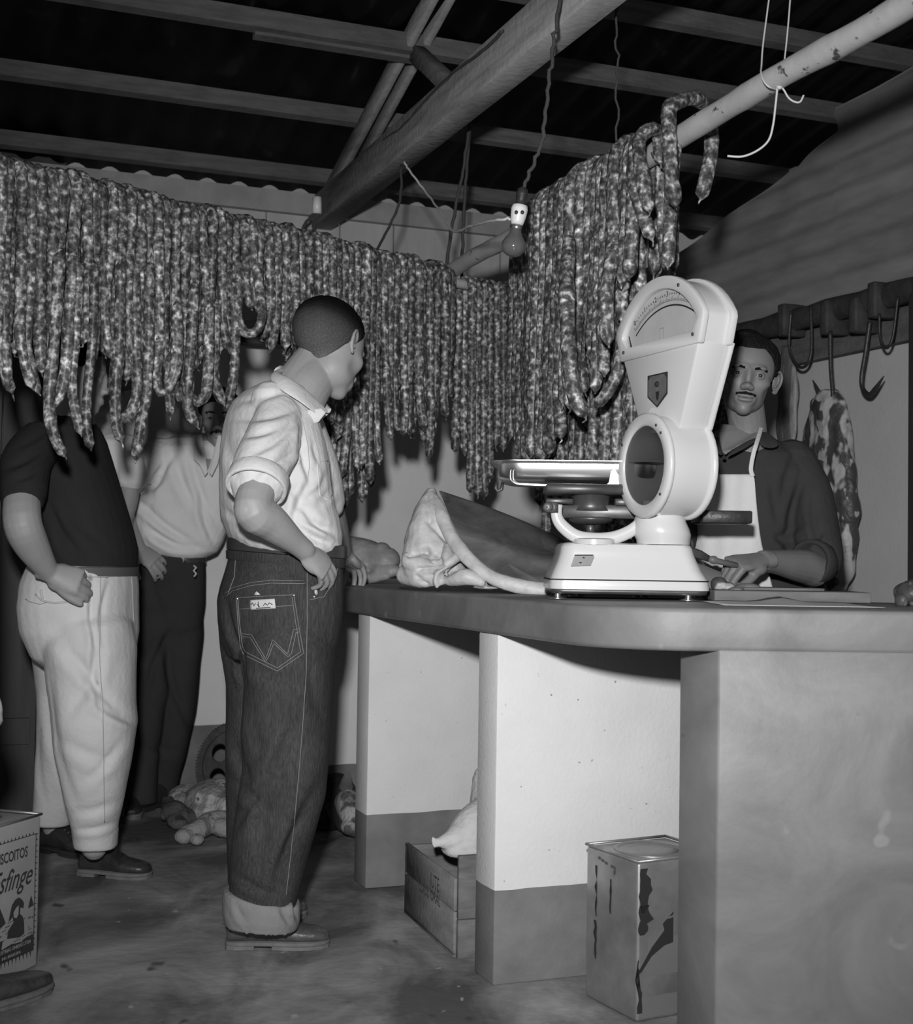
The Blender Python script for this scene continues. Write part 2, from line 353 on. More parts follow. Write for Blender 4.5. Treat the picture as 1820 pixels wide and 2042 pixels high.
# ================================================================ POLES AND SAUSAGES
def sausage_mat():
    m = bpy.data.materials.new('sausage_meat'); m.use_nodes = True; nt = m.node_tree; N = nt.nodes; Lk = nt.links; b = N['Principled BSDF']
    tc = N.new('ShaderNodeTexCoord'); oi = N.new('ShaderNodeObjectInfo')
    ad = N.new('ShaderNodeVectorMath'); ad.operation = 'ADD'; Lk.new(tc.outputs['Object'], ad.inputs[0])
    sc = N.new('ShaderNodeVectorMath'); sc.operation = 'SCALE'; sc.inputs['Scale'].default_value = 37.0
    cb = N.new('ShaderNodeCombineXYZ'); Lk.new(oi.outputs['Random'], cb.inputs[0]); Lk.new(oi.outputs['Random'], cb.inputs[1]); Lk.new(cb.outputs[0], sc.inputs[0]); Lk.new(sc.outputs[0], ad.inputs[1])
    n1 = N.new('ShaderNodeTexNoise'); n1.inputs['Scale'].default_value = 62; n1.inputs['Detail'].default_value = 2.5; n1.inputs['Roughness'].default_value = .55; Lk.new(ad.outputs[0], n1.inputs['Vector'])
    r1 = N.new('ShaderNodeValToRGB'); e = r1.color_ramp.elements
    e[0].position = .36; e[0].color = (.035,)*3+(1,); e[1].position = .72; e[1].color = (.66,)*3+(1,)
    q = e.new(.50); q.color = (.10,)*3+(1,); q = e.new(.60); q.color = (.27,)*3+(1,)
    Lk.new(n1.outputs['Fac'], r1.inputs['Fac'])
    n2 = N.new('ShaderNodeTexNoise'); n2.inputs['Scale'].default_value = 9; Lk.new(ad.outputs[0], n2.inputs['Vector'])
    r2 = N.new('ShaderNodeMapRange'); r2.inputs[1].default_value = .3; r2.inputs[2].default_value = .7; r2.inputs[3].default_value = .7; r2.inputs[4].default_value = 1.35; Lk.new(n2.outputs['Fac'], r2.inputs[0])
    r3 = N.new('ShaderNodeMapRange'); r3.inputs[3].default_value = .8; r3.inputs[4].default_value = 1.25; Lk.new(oi.outputs['Random'], r3.inputs[0])
    mm = N.new('ShaderNodeMath'); mm.operation = 'MULTIPLY'; Lk.new(r2.outputs[0], mm.inputs[0]); Lk.new(r3.outputs[0], mm.inputs[1])
    vs = N.new('ShaderNodeVectorMath'); vs.operation = 'SCALE'; Lk.new(r1.outputs['Color'], vs.inputs[0]); Lk.new(mm.outputs[0], vs.inputs['Scale'])
    Lk.new(vs.outputs[0], b.inputs['Base Color']); b.inputs['Roughness'].default_value = .42; b.inputs['Specular IOR Level'].default_value = .35
    bp = N.new('ShaderNodeBump'); bp.inputs['Strength'].default_value = .35; bp.inputs['Distance'].default_value = .004; Lk.new(n1.outputs['Fac'], bp.inputs['Height']); Lk.new(bp.outputs['Normal'], b.inputs['Normal'])
    return m
m_saus = sausage_mat()
def nth(i): return '%d%s' % (i, 'th' if 10 <= i % 100 <= 20 else {1: 'st', 2: 'nd', 3: 'rd'}.get(i % 10, 'th'))
m_bamboo = M('smooth_pole_wood', 0.42, 0.6, 0.3, amt=.12, scale=9, det=6, spots=[(30, .655, .07)], bump=.15, bscale=30)
m_twine = M('pale_twine', .5, .9, .1); m_cord = M('dark_cord', .07, .9, .1, bump=.5, bscale=200)
def sausage_mesh(path, r, seed, knot0=True, knot1=True):
    rs = np.random.RandomState(seed); path = np.array(path); seg = np.linalg.norm(np.diff(path, axis=0), axis=1); cum = np.concatenate([[0], np.cumsum(seg)]); Lt = cum[-1]
    m = max(10, int(Lt/0.016)); T = np.linspace(0, Lt, m); pts = np.stack([np.interp(T, cum, path[:, i]) for i in range(3)], 1)
    rad = r*(1+0.05*np.sin(T/.055+rs.rand()*6)+0.05*np.sin(T/.021+rs.rand()*6)+0.03*rs.randn(m))
    def end(x): return np.clip(np.clip(x/(r*1.25), 0, 1)**.42, .12, 1)
    rad = rad*end(T)*end(Lt-T)
    mb = MB(); mb.tube(pts, list(rad), 10)
    for e, ok in ((0, knot0), (-1, knot1)):
        if ok:
            d = nrm(pts[e]-pts[1 if e == 0 else -2]); q = pts[e]; ln = .004+(.016 if rs.rand() < .2 else .005)*rs.rand()
            mb.tube([q-d*.004, q+d*ln*.5+rs.randn(3)*.001, q+d*ln+rs.randn(3)*.004], [r*.2, r*.16, r*.08], 5)
    return mb
def drape(c, u, v, R, r, L1, L2, seed, bend=0.012, hook=0.0, off=0.0, lean=0.0):
    rs = np.random.RandomState(seed); pts = []; k1 = rs.randn(4)*bend; k2 = rs.randn(4)*bend; rr = R+r+off
    n = max(4, int(L1/.03))
    for i in range(n):
        t = 1-i/n; q = c+v*(rr+k1[0]*t*t*.6+.008*t)+u*(k1[1]*math.sin(t*3.1+k1[2]*60)*t+hook*max(0, t-.72)**1.6*6+lean*t*t)-ZZ*L1*t
        pts.append(q)
    for a in np.linspace(0, math.pi, 7): pts.append(c+v*rr*math.cos(a)+ZZ*(rr)*math.sin(a)+u*.0)
    n = max(4, int(L2/.03))
    for i in range(1, n+1):
        t = i/n; pts.append(c-v*(rr+k2[0]*t*t*.6)+u*(k2[1]*math.sin(t*3+k2[2]*60)*t)-ZZ*L2*t)
    return pts
def pole(name, a, c, r, label, n=14):
    mb = MB(); m = 60; pts = [a+(c-a)*i/(m-1)+ZZ*.004*math.sin(i*.36)+A(.002*math.sin(i*.7), 0, 0) for i in range(m)]
    mb.tube(pts, [r*(1+.03*math.sin(i*1.3)+(.05 if i % 6 == 3 else 0)) for i in range(m)], n); return emit(name, mb, m_bamboo, label=label, cat='pole')
# pole 1, from the left edge to the back
p1a = P(0, 358, 3.6); p1b = P(900, 566, 4.92); p1b[2] = 2.045; p1a[2] = 2.045
u1 = nrm(p1b-p1a); v1 = nrm(np.cross(u1, ZZ)); v1 = v1 if v1[1] < 0 else -v1
L1p = np.linalg.norm(p1b-p1a)
pole('sausage_pole', p1a-u1*.35, p1b+u1*.42, .017, 'long pole under the left sausage row, almost hidden by sausages')
env1 = [(-60, 760), (0, 790), (33, 768), (60, 800), (78, 782), (100, 740), (130, 720), (160, 700), (200, 745), (240, 720), (280, 735), (318, 782), (340, 828), (362, 720), (385, 740), (420, 700), (455, 700), (475, 660), (500, 665), (525, 640), (548, 735), (575, 690), (600, 700), (640, 820), (680, 860), (700, 960), (720, 905), (745, 985), (775, 850), (797, 885), (830, 850), (865, 925), (890, 800), (912, 750)]
s = -.02; k = 0; seen1 = []
while s < L1p-.005:
    c = p1a+u1*s; px, _ = proj(c+v1*.035); rs = np.random.RandomState(100+k)
    yb = np.interp(px, [e[0] for e in env1], [e[1] for e in env1])+rs.uniform(-32, 12)
    if 470 < px < 535: yb += rs.uniform(-40, 20)
    q = P(px, yb, c[1]-.03); Lf = max(.25, c[2]-q[2]); Lb = Lf*rs.uniform(.6, .95)
    if 640 < px < 780: Lb = c[2]-P(px, rs.uniform(930, 1065), c[1])[2]
    r = .0158*rs.uniform(.9, 1.14)
    pth = drape(c, u1, v1, .017, r, Lf, Lb, 300+k, bend=.016, hook=rs.uniform(-.03, .09) if px < 480 else rs.uniform(-.03, .04), off=rs.choice([0, .004, .011]))
    emit('hanging_sausage', sausage_mesh(pth, r, k), m_saus, label='mottled sausage over the left pole, %s from the left edge in its front row' % nth(max(1, sum(1 for o_ in seen1)+1)), cat='sausage', group='sausages draped over the left pole')
    s += .0305*rs.uniform(.9, 1.15); k += 1
    if px > -8: seen1.append(px)
# shorter second layer in the same row
s = -.1
while s < L1p-.05:
    c = p1a+u1*s; rs = np.random.RandomState(900+k); px, _ = proj(c)
    if not 462 < px < 560:
        r = .0150*rs.uniform(.9, 1.1); Lf = rs.uniform(.36, .52); pth = drape(c-v1*.0+ZZ*-.004, u1, v1, .017, r, Lf, Lf*rs.uniform(.7, 1.2), 1300+k, bend=.02, off=-.004)
        pth = [q-v1*.018 if i < len(pth)//2 else q-v1*.012 for i, q in enumerate(pth)]
        emit('hanging_sausage', sausage_mesh(pth, r, k), m_saus, label='shorter mottled sausage tucked behind the front layer of the left pole', cat='sausage', group='inner sausages on the left pole')
    s += .062*rs.uniform(.8, 1.3); k += 1
def on1(px, near=.06):
    t = np.linspace(-.3, 2.2, 900); xs = np.array([proj(p1a+u1*a)[0] for a in t]); return (p1a+u1*float(np.interp(px, xs, t)))[1]-near
for pts_, lab_ in [
    ([(131, 912), (112, 880), (100, 835), (98, 780), (106, 700), (114, 600), (118, 500)], 'long thick sausage with a bent blunt tip hanging lowest at the left'),
    ([(104, 815), (124, 770), (134, 700), (140, 600), (146, 500)], 'sausage joining the long bent one at its elbow'),
    ([(182, 897), (172, 850), (174, 780), (184, 680), (188, 520)], 'slender long sausage over the chest of the dark-shirted man'),
    ([(162, 868), (150, 820), (143, 765), (150, 680), (158, 520)], 'curved sausage left of the slender long one over the dark shirt'),
    ([(243, 884), (231, 840), (230, 770), (238, 680), (240, 520)], 'sausage with a rounded tip behind the slanting one'),
    ([(238, 845), (262, 820), (274, 770), (270, 680), (268, 520)], 'slanting sausage crossing in front of its left neighbour'),
    ([(271, 920), (278, 860), (290, 790), (296, 700), (298, 520)], 'lowest straight sausage over the white shirt sleeve'),
    ([(316, 600), (311, 740), (314, 775), (326, 783), (340, 765), (352, 720), (352, 600)], 'sausage bent into a narrow U right of the lowest straight one'),
    ([(340, 832), (339, 800), (336, 770), (338, 700)], 'thin short sausage end below the narrow U'),
    ([(395, 852), (378, 825), (373, 780), (380, 700), (388, 560)], 'sausage ending beside the head of the moustached man'),
    ([(380, 600), (376, 760), (386, 798), (402, 798), (414, 760), (418, 600)], 'sausage looped into a U above the moustached man'),
    ([(448, 808), (430, 770), (426, 720), (432, 600)], 'sausage curving right towards the shoulder of the buzz-cut man'),
    ([(452, 812), (464, 760), (468, 700), (464, 560)], 'sausage curving left towards the shoulder of the buzz-cut man')]:
    yy = on1(pts_[len(pts_)//2][0]); pp, _ = smooth([P(x, y, yy) for x, y in pts_], .017, 4)
    emit('sausage', sausage_mesh(pp, .0168*(.82 if 'thin' in lab_ or 'slender' in lab_ else 1), int(pts_[0][1])), m_saus, label=lab_, cat='sausage')
# looped sausage low in the gap
g0 = P(475, 520, 4.16); lp = [P(478, 520, 4.14), P(474, 580, 4.13), P(474, 630, 4.13), P(484, 660, 4.13), P(500, 665, 4.13), P(515, 655, 4.13), P(522, 625, 4.14), P(515, 560, 4.15), P(512, 520, 4.16)]
lp, _ = smooth(lp, .016, 4); emit('sausage_loop', sausage_mesh(lp, .0155, 77), m_saus, label='sausage bent into a U in the gap left of the buzz-cut head', cat='sausage')
# after the joint: the tail of the left pole
tail = [(928, 985, 4.98), (940, 990, 5.0), (952, 995, 5.02), (964, 960, 5.03), (976, 890, 5.05), (990, 900, 5.07), (1005, 700, 5.09), (1018, 915, 5.1), (1032, 905, 5.12), (1046, 800, 5.14), (1060, 860, 5.16)]
for i, (px, yb, Y) in enumerate(tail):
    c = P(px, 588, Y); c[2] = 2.03; rs = np.random.RandomState(50+i); q = P(px, yb, Y); Lf = c[2]-q[2]
    pth = drape(c, u1, v1, .017, .0165, Lf, Lf*.8, 500+i, bend=.01)
    emit('hanging_sausage', sausage_mesh(pth, .0165, 700+i), m_saus, label='dark sausage on the back end of the left pole, %s past the joint' % nth(i+1), cat='sausage', group='sausages on the back end of the left pole')
# pole 2, running towards the camera at the right
q2a = P(893, 553, 5.0); q2b = P(1540, 150, 3.0); zc = (q2a[2]+q2b[2])/2; q2a[2] = zc-.01; q2b[2] = zc+.01
u2 = nrm(q2b-q2a); v2 = nrm(np.cross(u2, ZZ)); v2 = v2 if v2[0] < 0 else -v2
pole('bamboo_pole', q2a-u2*.04, q2b+u2*.95, .0275, 'thick pale pole slanting up to the top right corner', 20)
def on2(px):
    t = np.linspace(-.3, 3, 1200); xs = np.array([proj(q2a+u2*a)[0] for a in t]); return q2a+u2*float(np.interp(px, xs, t))
env2 = [(1050, 850), (1062, 905), (1080, 930), (1100, 935), (1120, 925), (1140, 935), (1165, 838), (1185, 812), (1200, 800), (1215, 690), (1232, 780), (1246, 740), (1258, 650), (1275, 600), (1300, 562), (1345, 548)]
tl = np.linalg.norm(on2(1318)-on2(1058)); s = 0; k = 0; st = on2(1056)
while s < tl:
    c = st+u2*s; px, _ = proj(c); rs = np.random.RandomState(2000+k); yb = np.interp(px, [e[0] for e in env2], [e[1] for e in env2])+(rs.uniform(-25, 15) if px < 1250 else rs.uniform(-8, 2))
    r = .0185*rs.uniform(.88, 1.15); q = P(px, yb, c[1]); Lf = max(.3, c[2]-q[2]); Lb = rs.uniform(.75, 1.02)
    Lb = min(Lb, c[2]-1.80) if px > 1255 else Lb; pth = drape(c, u2, v2, .0275, r, Lf, Lb, 2100+k, bend=.014, hook=rs.uniform(-.02, .05), off=rs.choice([0, .006, .014]))
    emit('hanging_sausage', sausage_mesh(pth, r, 2200+k), m_saus, label='plump sausage over the pale slanting pole, %s in its row from the bulb end' % nth(k+1), cat='sausage', group='sausages draped over the pale slanting pole')
    s += .0335*rs.uniform(.9, 1.15); k += 1
# single ones with a shape of their own near the open end
def single(pts, r, label, sub_=4):
    pp, _ = smooth([P(*q) for q in pts], .02, sub_); return emit('sausage', sausage_mesh(pp, r, len(pts)*7+int(pts[0][0])), m_saus, label=label, cat='sausage')
single([(1348, 415, 3.24), (1340, 360, 3.22), (1334, 290, 3.23), (1333, 240, 3.25), (1336, 212, 3.27), (1360, 200, 3.3), (1385, 197, 3.34), (1408, 215, 3.40), (1418, 260, 3.42), (1415, 320, 3.42), (1396, 400, 3.42)], .0185, 'sausage bent over the pale pole, outermost towards the top right')
single([(1296, 425, 3.30), (1284, 370, 3.31), (1274, 310, 3.33), (1276, 275, 3.36), (1296, 258, 3.38), (1312, 266, 3.42), (1318, 330, 3.46)], .0180, 'sausage arching over the pale pole just below the outermost one')
single([(1331, 535, 3.30), (1334, 480, 3.31), (1338, 400, 3.33), (1346, 300, 3.37), (1352, 262, 3.38)], .0165, 'straight sausage hanging just above the scale dial')
single([(1300, 480, 3.34), (1286, 440, 3.35), (1268, 390, 3.37), (1262, 330, 3.40), (1266, 292, 3.41)], .0165, 'sausage lying slantwise across the others above the scale dial')
single([(1113, 590, 3.86), (1122, 560, 3.84), (1131, 520, 3.86), (1136, 480, 3.92)], .016, 'short sausage end crossing in front of the slanting pole row')
single([(1213, 690, 3.50), (1208, 630, 3.5), (1212, 560, 3.52), (1222, 500, 3.55), (1224, 420, 3.6)], .0195, 'sausage with a thin twisted tail hanging above the scale pan')
single([(1168, 834, 3.52), (1150, 800, 3.52), (1138, 740, 3.53), (1132, 660, 3.55), (1130, 560, 3.62), (1136, 470, 3.72)], .0205, 'thick sausage with a blunt bent end above the scale pan')
single([(1184, 812, 3.60), (1205, 790, 3.59), (1226, 755, 3.58), (1236, 715, 3.58), (1240, 640, 3.58), (1238, 520, 3.60)], .0175, 'sausage curving left at its end beside the scale tower')
single([(1002, 978, 3.62), (1000, 962, 3.62), (1008, 945, 3.62), (1016, 900, 3.64)], .008, 'small dangling sausage end below the rim of the scale pan') if False else None
# dark row hanging further back on the hook rail
# ================================================================ RAIL, HOOKS, HANGING MEAT
def wp(px, py, off=.12):
    r = ray(px, py); q0 = RW-D2*off; t = ((q0-CAM)@D2)/(r@D2); return CAM+r*t
m_iron = M('black_iron', .045, .45, .5, amt=.3, scale=20, metal=.3, bump=.2, bscale=80)
m_rail = M('dark_greasy_timber', .045, .7, .3, amt=.4, scale=12, bump=.5, bscale=30)
zr = 1.975
b = MB(); a0, a1 = rw(-.9, zr, .11), rw(2.12, zr, .11); pts = [a0+(a1-a0)*i/30 for i in range(31)]
b.tube(pts, [(.045+.004*math.sin(i*2.1), .033) for i in range(31)], 10, up=(0, 0, 1))
emit('hook_rail', b, m_rail, label='dark timber rail along the right wall carrying the meat hooks', cat='rail')
b = MB(); b.box((rw(-.9, 1.88, .03)+rw(2.12, 1.88, .03))/2, D1*1.5, D2*.018, ZZ*.06)
emit('trim_3', b, m_purlin, kind='structure', shade=False, label='wooden ledger board on the wall below the hook rail')
def hook(name, pts, r, label, r1=None):
    pp, rr = smooth([wp(*q) for q in pts], [r]*(len(pts)-1)+[r*.25 if r1 is None else r1], 5); b = MB(); b.tube(pp, rr, 8)
    return b
def hookobj(name, pts, r, label, clamp, r1=None):
    c = wp(*clamp); t = root(name, label, 'meat hook', c); emit('hook_rod', hook(name, pts, r, label, r1), m_iron, t)
    b = MB(); b.box(wp(clamp[0], clamp[1], .115), D1*.022, D2*.052, ZZ*.062); emit('hook_clamp', bevel(b, .008, 2), m_rail, t); return t
hookobj('meat_hook', [(1577, 620, .17), (1573, 690, .17), (1584, 722, .17), (1598, 733, .17), (1612, 722, .17), (1618, 690, .165), (1616, 610, .16)], .006, 'U-shaped iron hook on the rail above the ear of the man in the apron', (1578, 640, 0), .006)
hookobj('meat_hook', [(1655, 660, .15), (1656, 730, .15), (1660, 790, .15), (1652, 815, .15), (1638, 800, .15), (1630, 778, .155), (1620, 758, .16)], .008, 'iron hook with upturned point carrying the big cut of meat', (1664, 635, 0))
hookobj('meat_hook', [(1734, 640, .15), (1726, 700, .15), (1718, 750, .15), (1720, 775, .15), (1733, 787, .15), (1745, 775, .155), (1762, 750, .16)], .0085, 'empty J-shaped iron hook with sharp point, right of the hanging meat', (1722, 630, 0))
hookobj('meat_hook', [(1753, 625, .19), (1754, 670, .19), (1764, 693, .19), (1774, 688, .19), (1782, 660, .185), (1790, 590, .18)], .005, 'thin U-shaped hook nearest the post', (1760, 600, 0), .005)
def marbled(name, dark, light, thr=.475, st=(1, 1, .45)):
    return M(name, dark, .45, .4, lo=dark, hi=dark*1.8, scale=11, det=6, stretch=st, dist=1.2, spots=[(8, thr, light), (19, .61, light*.8)], bump=.5, bscale=40)
m_beef = marbled('hanging_beef', .04, .42, .525, (1.6, 1.6, 1))
def lump(name, rows, thick, mat, label, cat, off=.13, seed=1, amp=.012, vox=.006, n=20, tip=True):
    mb = MB(); rings = []
    for (py, xl, xr, k) in rows:
        a, c = wp(xl, py, off), wp(xr, py, off); m = (a+c)/2; hx = np.linalg.norm(c-a)/2; ex = nrm(c-a); ang = np.arange(n)*2*math.pi/n
        rings.append(m+np.outer(np.cos(ang)*hx, ex)+np.outer(np.sin(ang)*thick*k, -D2))
    mb.loft(rings)
    me = fuse(mb, vox, 3, lambda V, N: V+N*(wob(V, 32, seed)*amp+wob(V*A(1, 1, .5), 90, seed+1)*amp*.45)[:, None])
    return emit(name, me, mat, label=label, cat=cat)
lump('hanging_meat', [(778, 1640, 1668, .5), (800, 1622, 1684, .8), (860, 1607, 1694, 1), (920, 1606, 1700, 1), (1000, 1612, 1706, 1), (1080, 1622, 1700, .9), (1140, 1620, 1694, .8), (1185, 1625, 1680, .5)], .055, m_beef, 'tall dark marbled cut of beef hanging from a hook behind the apron man', 'meat', .13, 5, .012)
lump('hanging_tripe', [(690, 1560, 1578, .5), (760, 1552, 1590, 1), (860, 1550, 1588, 1), (900, 1552, 1580, .8), (985, 1556, 1572, .5)], .022, marbled('dried_strip', .08, .26, .55, (3, 3, .3)), 'narrow streaky strip of meat hanging just right of the apron man\'s ear', 'meat', .10, 9, .006, .005)
for i, t in enumerate(np.arange(1.18, 2.05, .048)):
    rs = np.random.RandomState(4000+i); c = rw(t, zr+.01, .11); L = rs.uniform(.75, 1.05)
    pth = drape(c, D1, -D2, .034, .019, L, L*.7, 4100+i, bend=.015)
    emit('hanging_sausage', sausage_mesh(pth, .0175*rs.uniform(.9, 1.15), 4200+i), m_saus, label='dark shaded sausage on the hook rail behind the scale', cat='sausage', group='dark sausages on the hook rail')

# ================================================================ LAMP, CORDS
m_porc = M('white_porcelain', .75, .35, .5); m_brass = M('lamp_cap', .35, .35, .5, metal=.8)
m_glass = M('grey_bulb_glass', .16, .12, .8)
m_glass.node_tree.nodes['Principled BSDF'].inputs['Transmission Weight'].default_value = .35
YB = 3.6
lb = root('light_bulb', 'bare unlit light bulb in a porcelain socket hanging in front of the pole joint', 'lamp', P(1028, 450, YB))
def lathe(mb, axis_pts, radii, n=20): mb.tube(axis_pts, radii, n); return mb
def bp_(t): return P(1041+(1020-1041)*t, 385+(512-385)*t, YB)     # along the lamp axis, t 0..1
b = MB(); lathe(b, [bp_(t) for t in (.56, .60, .66, .72, .78, .84, .90, .95, .985, 1.0)], [.0125, .014, .019, .026, .0305, .032, .030, .024, .014, .003]); emit('bulb_glass', b, m_glass, lb, label='grey glass bulb')
b = MB(); lathe(b, [bp_(t) for t in (.49, .50, .565, .575)], [.011, .0135, .0135, .012]); emit('screw_cap', b, m_brass, lb)
b = MB(); lathe(b, [bp_(t) for t in (.18, .20, .26, .36, .45, .50)], [.010, .0205, .0225, .021, .018, .015]); emit('socket', b, m_porc, lb, label='white porcelain socket')
b = MB()
for dx in (-11, 1):
    q = P(1040+dx, 424, YB-.022); b.tube([q, q+A(0, -.006, 0)], .0048, 10)
emit('socket_screw', b, m_iron, lb)
b = MB(); lathe(b, [bp_(t) for t in (-.09, -.06, .02, .10, .18)], [.006, .0135, .016, .0145, .012]); emit('socket_holder', b, m_iron, lb, label='dark upper lamp holder')
def rope(name, pts, r, mat, label, cat='cord', twist=.003, n=6, sb=8):
    pp, rr = smooth([P(*q) for q in pts], r, sb); rs = np.random.RandomState(int(pts[0][0]))
    pp = [q+rs.randn(3)*twist*.3+A(math.sin(i*1.7), math.cos(i*1.7), 0)*twist*.4 for i, q in enumerate(pp)]
    b = MB(); b.tube(pp, rr, n); return emit(name, b, mat, label=label, cat=cat)
rope('lamp_cord', [(1042, 376, 3.6), (1062, 330, 3.6), (1083, 270, 3.6), (1090, 200, 3.6), (1101, 110, 3.62), (1112, 30, 3.65), (1122, -60, 3.7)], .0055, m_cord, 'dark twisted flex holding the light bulb', twist=.006)
rope('flex', [(1018, 436, 3.6), (985, 440, 3.65), (940, 450, 3.9), (905, 461, 4.2), (880, 425, 4.5), (850, 385, 4.8), (820, 345, 4.9), (805, 322, 4.95)], .004, m_twine, 'thin pale wire swinging from the socket to the tie beam')
rope('rope', [(1229, -60, 3.9), (1229, 60, 3.88), (1231, 160, 3.86), (1228, 300, 3.80)], .0035, m_cord, 'dark knotted cord dropping to the middle of the pale pole', 'cord', .008)
rope('rope', [(936, 250, 5.0), (925, 330, 5.0), (905, 430, 5.0), (888, 540, 4.98)], .006, m_cord, 'dark cord from tie beam to the pole joint, left strand')
rope('rope', [(937, 250, 5.02), (930, 340, 5.03), (924, 440, 5.04), (920, 555, 5.05)], .006, m_cord, 'dark cord from tie beam to the pole joint, right strand')
rope('rope', [(800, 330, 4.95), (797, 400, 4.85), (772, 460, 4.75), (742, 515, 4.55)], .005, m_cord, 'cord looping from the tie beam to the left pole')
rope('rope', [(632, 420, 5.85), (606, 450, 5.85), (602, 482, 5.85), (603, 520, 5.8)], .007, m_cord, 'left one of two cables down the wall at the beam foot')
rope('rope', [(634, 425, 5.85), (625, 455, 5.85), (620, 490, 5.85), (616, 530, 5.85)], .007, m_cord, 'right one of two cables down the wall at the beam foot')
b = MB(); q = P(632, 412, 5.85); b.tube([q+ZZ*.04, q-ZZ*.03], .02, 10); emit('insulator', b, m_porc, label='small white insulator at the foot of the tie beam', cat='insulator')
pp = [(616, 420), (700, 345), (760, 290), (800, 262), (850, 205), (905, 150), (960, 110), (1000, 70)]
rope('cable', [(a+2, c-8, float(rline(a+2, c-8, s_tr)[1])-.14) for a, c in pp], .0055, m_cord, 'dark electric cable running along the top of the tie beam', 'cable')
# twine tied round the pale pole
tw = root('twine', 'pale twine tied round the pale pole with a loose hanging end', 'twine', P(1530, 160, 3.03))
def strand(pts, r=.0020):
    pp, rr = smooth([P(*q) for q in pts], r, 7); b = MB(); b.tube(pp, rr, 6); return b
emit('strand', strand([(1538, -40, 3.08), (1530, 20, 3.06), (1521, 90, 3.03), (1518, 130, 3.0), (1517, 145, 2.97), (1523, 163, 2.95), (1537, 175, 2.95), (1556, 172, 3.0), (1565, 110, 3.06), (1572, 40, 3.08), (1578, -40, 3.1)]), m_twine, tw)
emit('strand', strand([(1550, 172, 2.97), (1546, 210, 2.97), (1541, 250, 2.97), (1532, 280, 2.97), (1510, 300, 2.97), (1480, 312, 2.97), (1450, 311, 2.97)], .0025), m_twine, tw)
emit('strand', strand([(1556, 172, 2.97), (1563, 180, 2.97), (1572, 195, 2.97), (1584, 203, 2.97), (1595, 203, 2.97), (1602, 190, 2.97)], .0022), m_twine, tw)
b = MB(); b.ell(P(1554, 173, 2.965), (.007, .006, .006), n=10, m=6); emit('knot', b, m_twine, tw)
# ================================================================ SCALE
m_enam = M('white_enamel', .60, .25, .5, bump=.02, bscale=8, spots=[(45, .8, .3)])
m_chrome = M('chrome', .78, .32, .5, metal=1.0); m_steel = M('dark_steel', .10, .4, .5, metal=.5, amt=.3, scale=15)
m_dial = M('dial_paper', .46, .7, .2, amt=.06, scale=20); m_ink = M('black_ink', .03, .8, .1); m_badge = M('grey_badge', .13, .4, .5, amt=.2, scale=40)
m_dark2 = M('dark_inside', .02, .6, .3)
m_pane = M('window_glass', .9, .02, .5); pb = m_pane.node_tree.nodes['Principled BSDF']; pb.inputs['Transmission Weight'].default_value = 1; pb.inputs['IOR'].default_value = 1.02; pb.inputs['Roughness'].default_value = 0.0
scl = root('counter_scale', 'white enamelled counter scale with fan dial, oval window and steel pan', 'scale', A(.45, 3.35, .952))
YS = 3.33
# --- base: rounded rectangle plan with a flared skirt
def rrect(cx, cy, hx, hy, r, z, n=7):
    o = []
    for qx, qy, a0 in ((1, 1, 0), (-1, 1, 90), (-1, -1, 180), (1, -1, 270)):
        for i in range(n):
            a = math.radians(a0+90*i/(n-1)); o.append([cx+qx*(hx-r)+r*math.cos(a), cy+qy*(hy-r)+r*math.sin(a), z])
    return np.array(o)
Yf = 3.30                                    # front plane of the base
def zx(px, py, Y=Yf): q = P(px, py, Y); return q[0], q[2]
prof = [(1170, 1097, 1418), (1158, 1098, 1417), (1150, 1101, 1412), (1138, 1106, 1404), (1120, 1114, 1396), (1105, 1119, 1390), (1092, 1121, 1387), (1086, 1125, 1383)]
rings = []; yc = Yf+.14
for py, xl, xr in prof:
    x0, z = zx(xl, py+1); x1, z2 = zx(xr, py+1); hx = (x1-x0)/2
    rings.append(rrect((x0+x1)/2, yc, hx, .14-(.195-hx)*.5 if hx < .195 else .14, .035, zx(1258, py)[1]))
x0, _ = zx(1128, 1083); x1, _ = zx(1380, 1083)
rings.append(rrect((x0+x1)/2, yc, (x1-x0)/2-.004, .10, .03, zx(1258, 1083)[1]))
b = MB(); b.loft(rings); emit('base', b, m_enam, scl, auto=50, label='flared white base')
zb0 = rings[0][0][2]; x0, _ = zx(1097, 1170); x1, _ = zx(1418, 1170); xc = (x0+x1)/2; hx0 = (x1-x0)/2
def ringband(z0, z1, grow, ring=0, mat=m_ink, nm='stripe', h=None):
    b = MB(); b.loft([rrect(xc, yc, hx0+grow, .14+grow, .036, z) for z in (z0, z1)]); return emit(nm, b, mat, scl, auto=50)
ringband(zb0+.0135, zb0+.0165, -.0004+.0008)
ringband(zb0-.008, zb0+.001, .001, mat=m_enam, nm='lower_rim')
b = MB(); b.loft([rrect(xc, yc, hx0-.006, .134, .03, zb0-.019), rrect(xc, yc, hx0-.003, .137, .03, zb0-.007)]); emit('foot_plate', b, m_steel, scl)
for i, (fx, fy) in enumerate([(1112, Yf+.03), (1372, Yf+.02), (1278, Yf+.25), (1150, Yf+.25)]):
    q = P(fx, 1180, fy); b = MB(); zt = zb0-.012
    b.tube([A(q[0], q[1], .9515), A(q[0], q[1], .9535), A(q[0], q[1], .955), A(q[0], q[1], .9575)], [.021, .022, .014, .009], 20); b.tube([A(q[0], q[1], .9545), A(q[0], q[1], zt)], .0075, 14); emit('foot', b, m_chrome, scl, label='chrome levelling foot' if i == 0 else None)
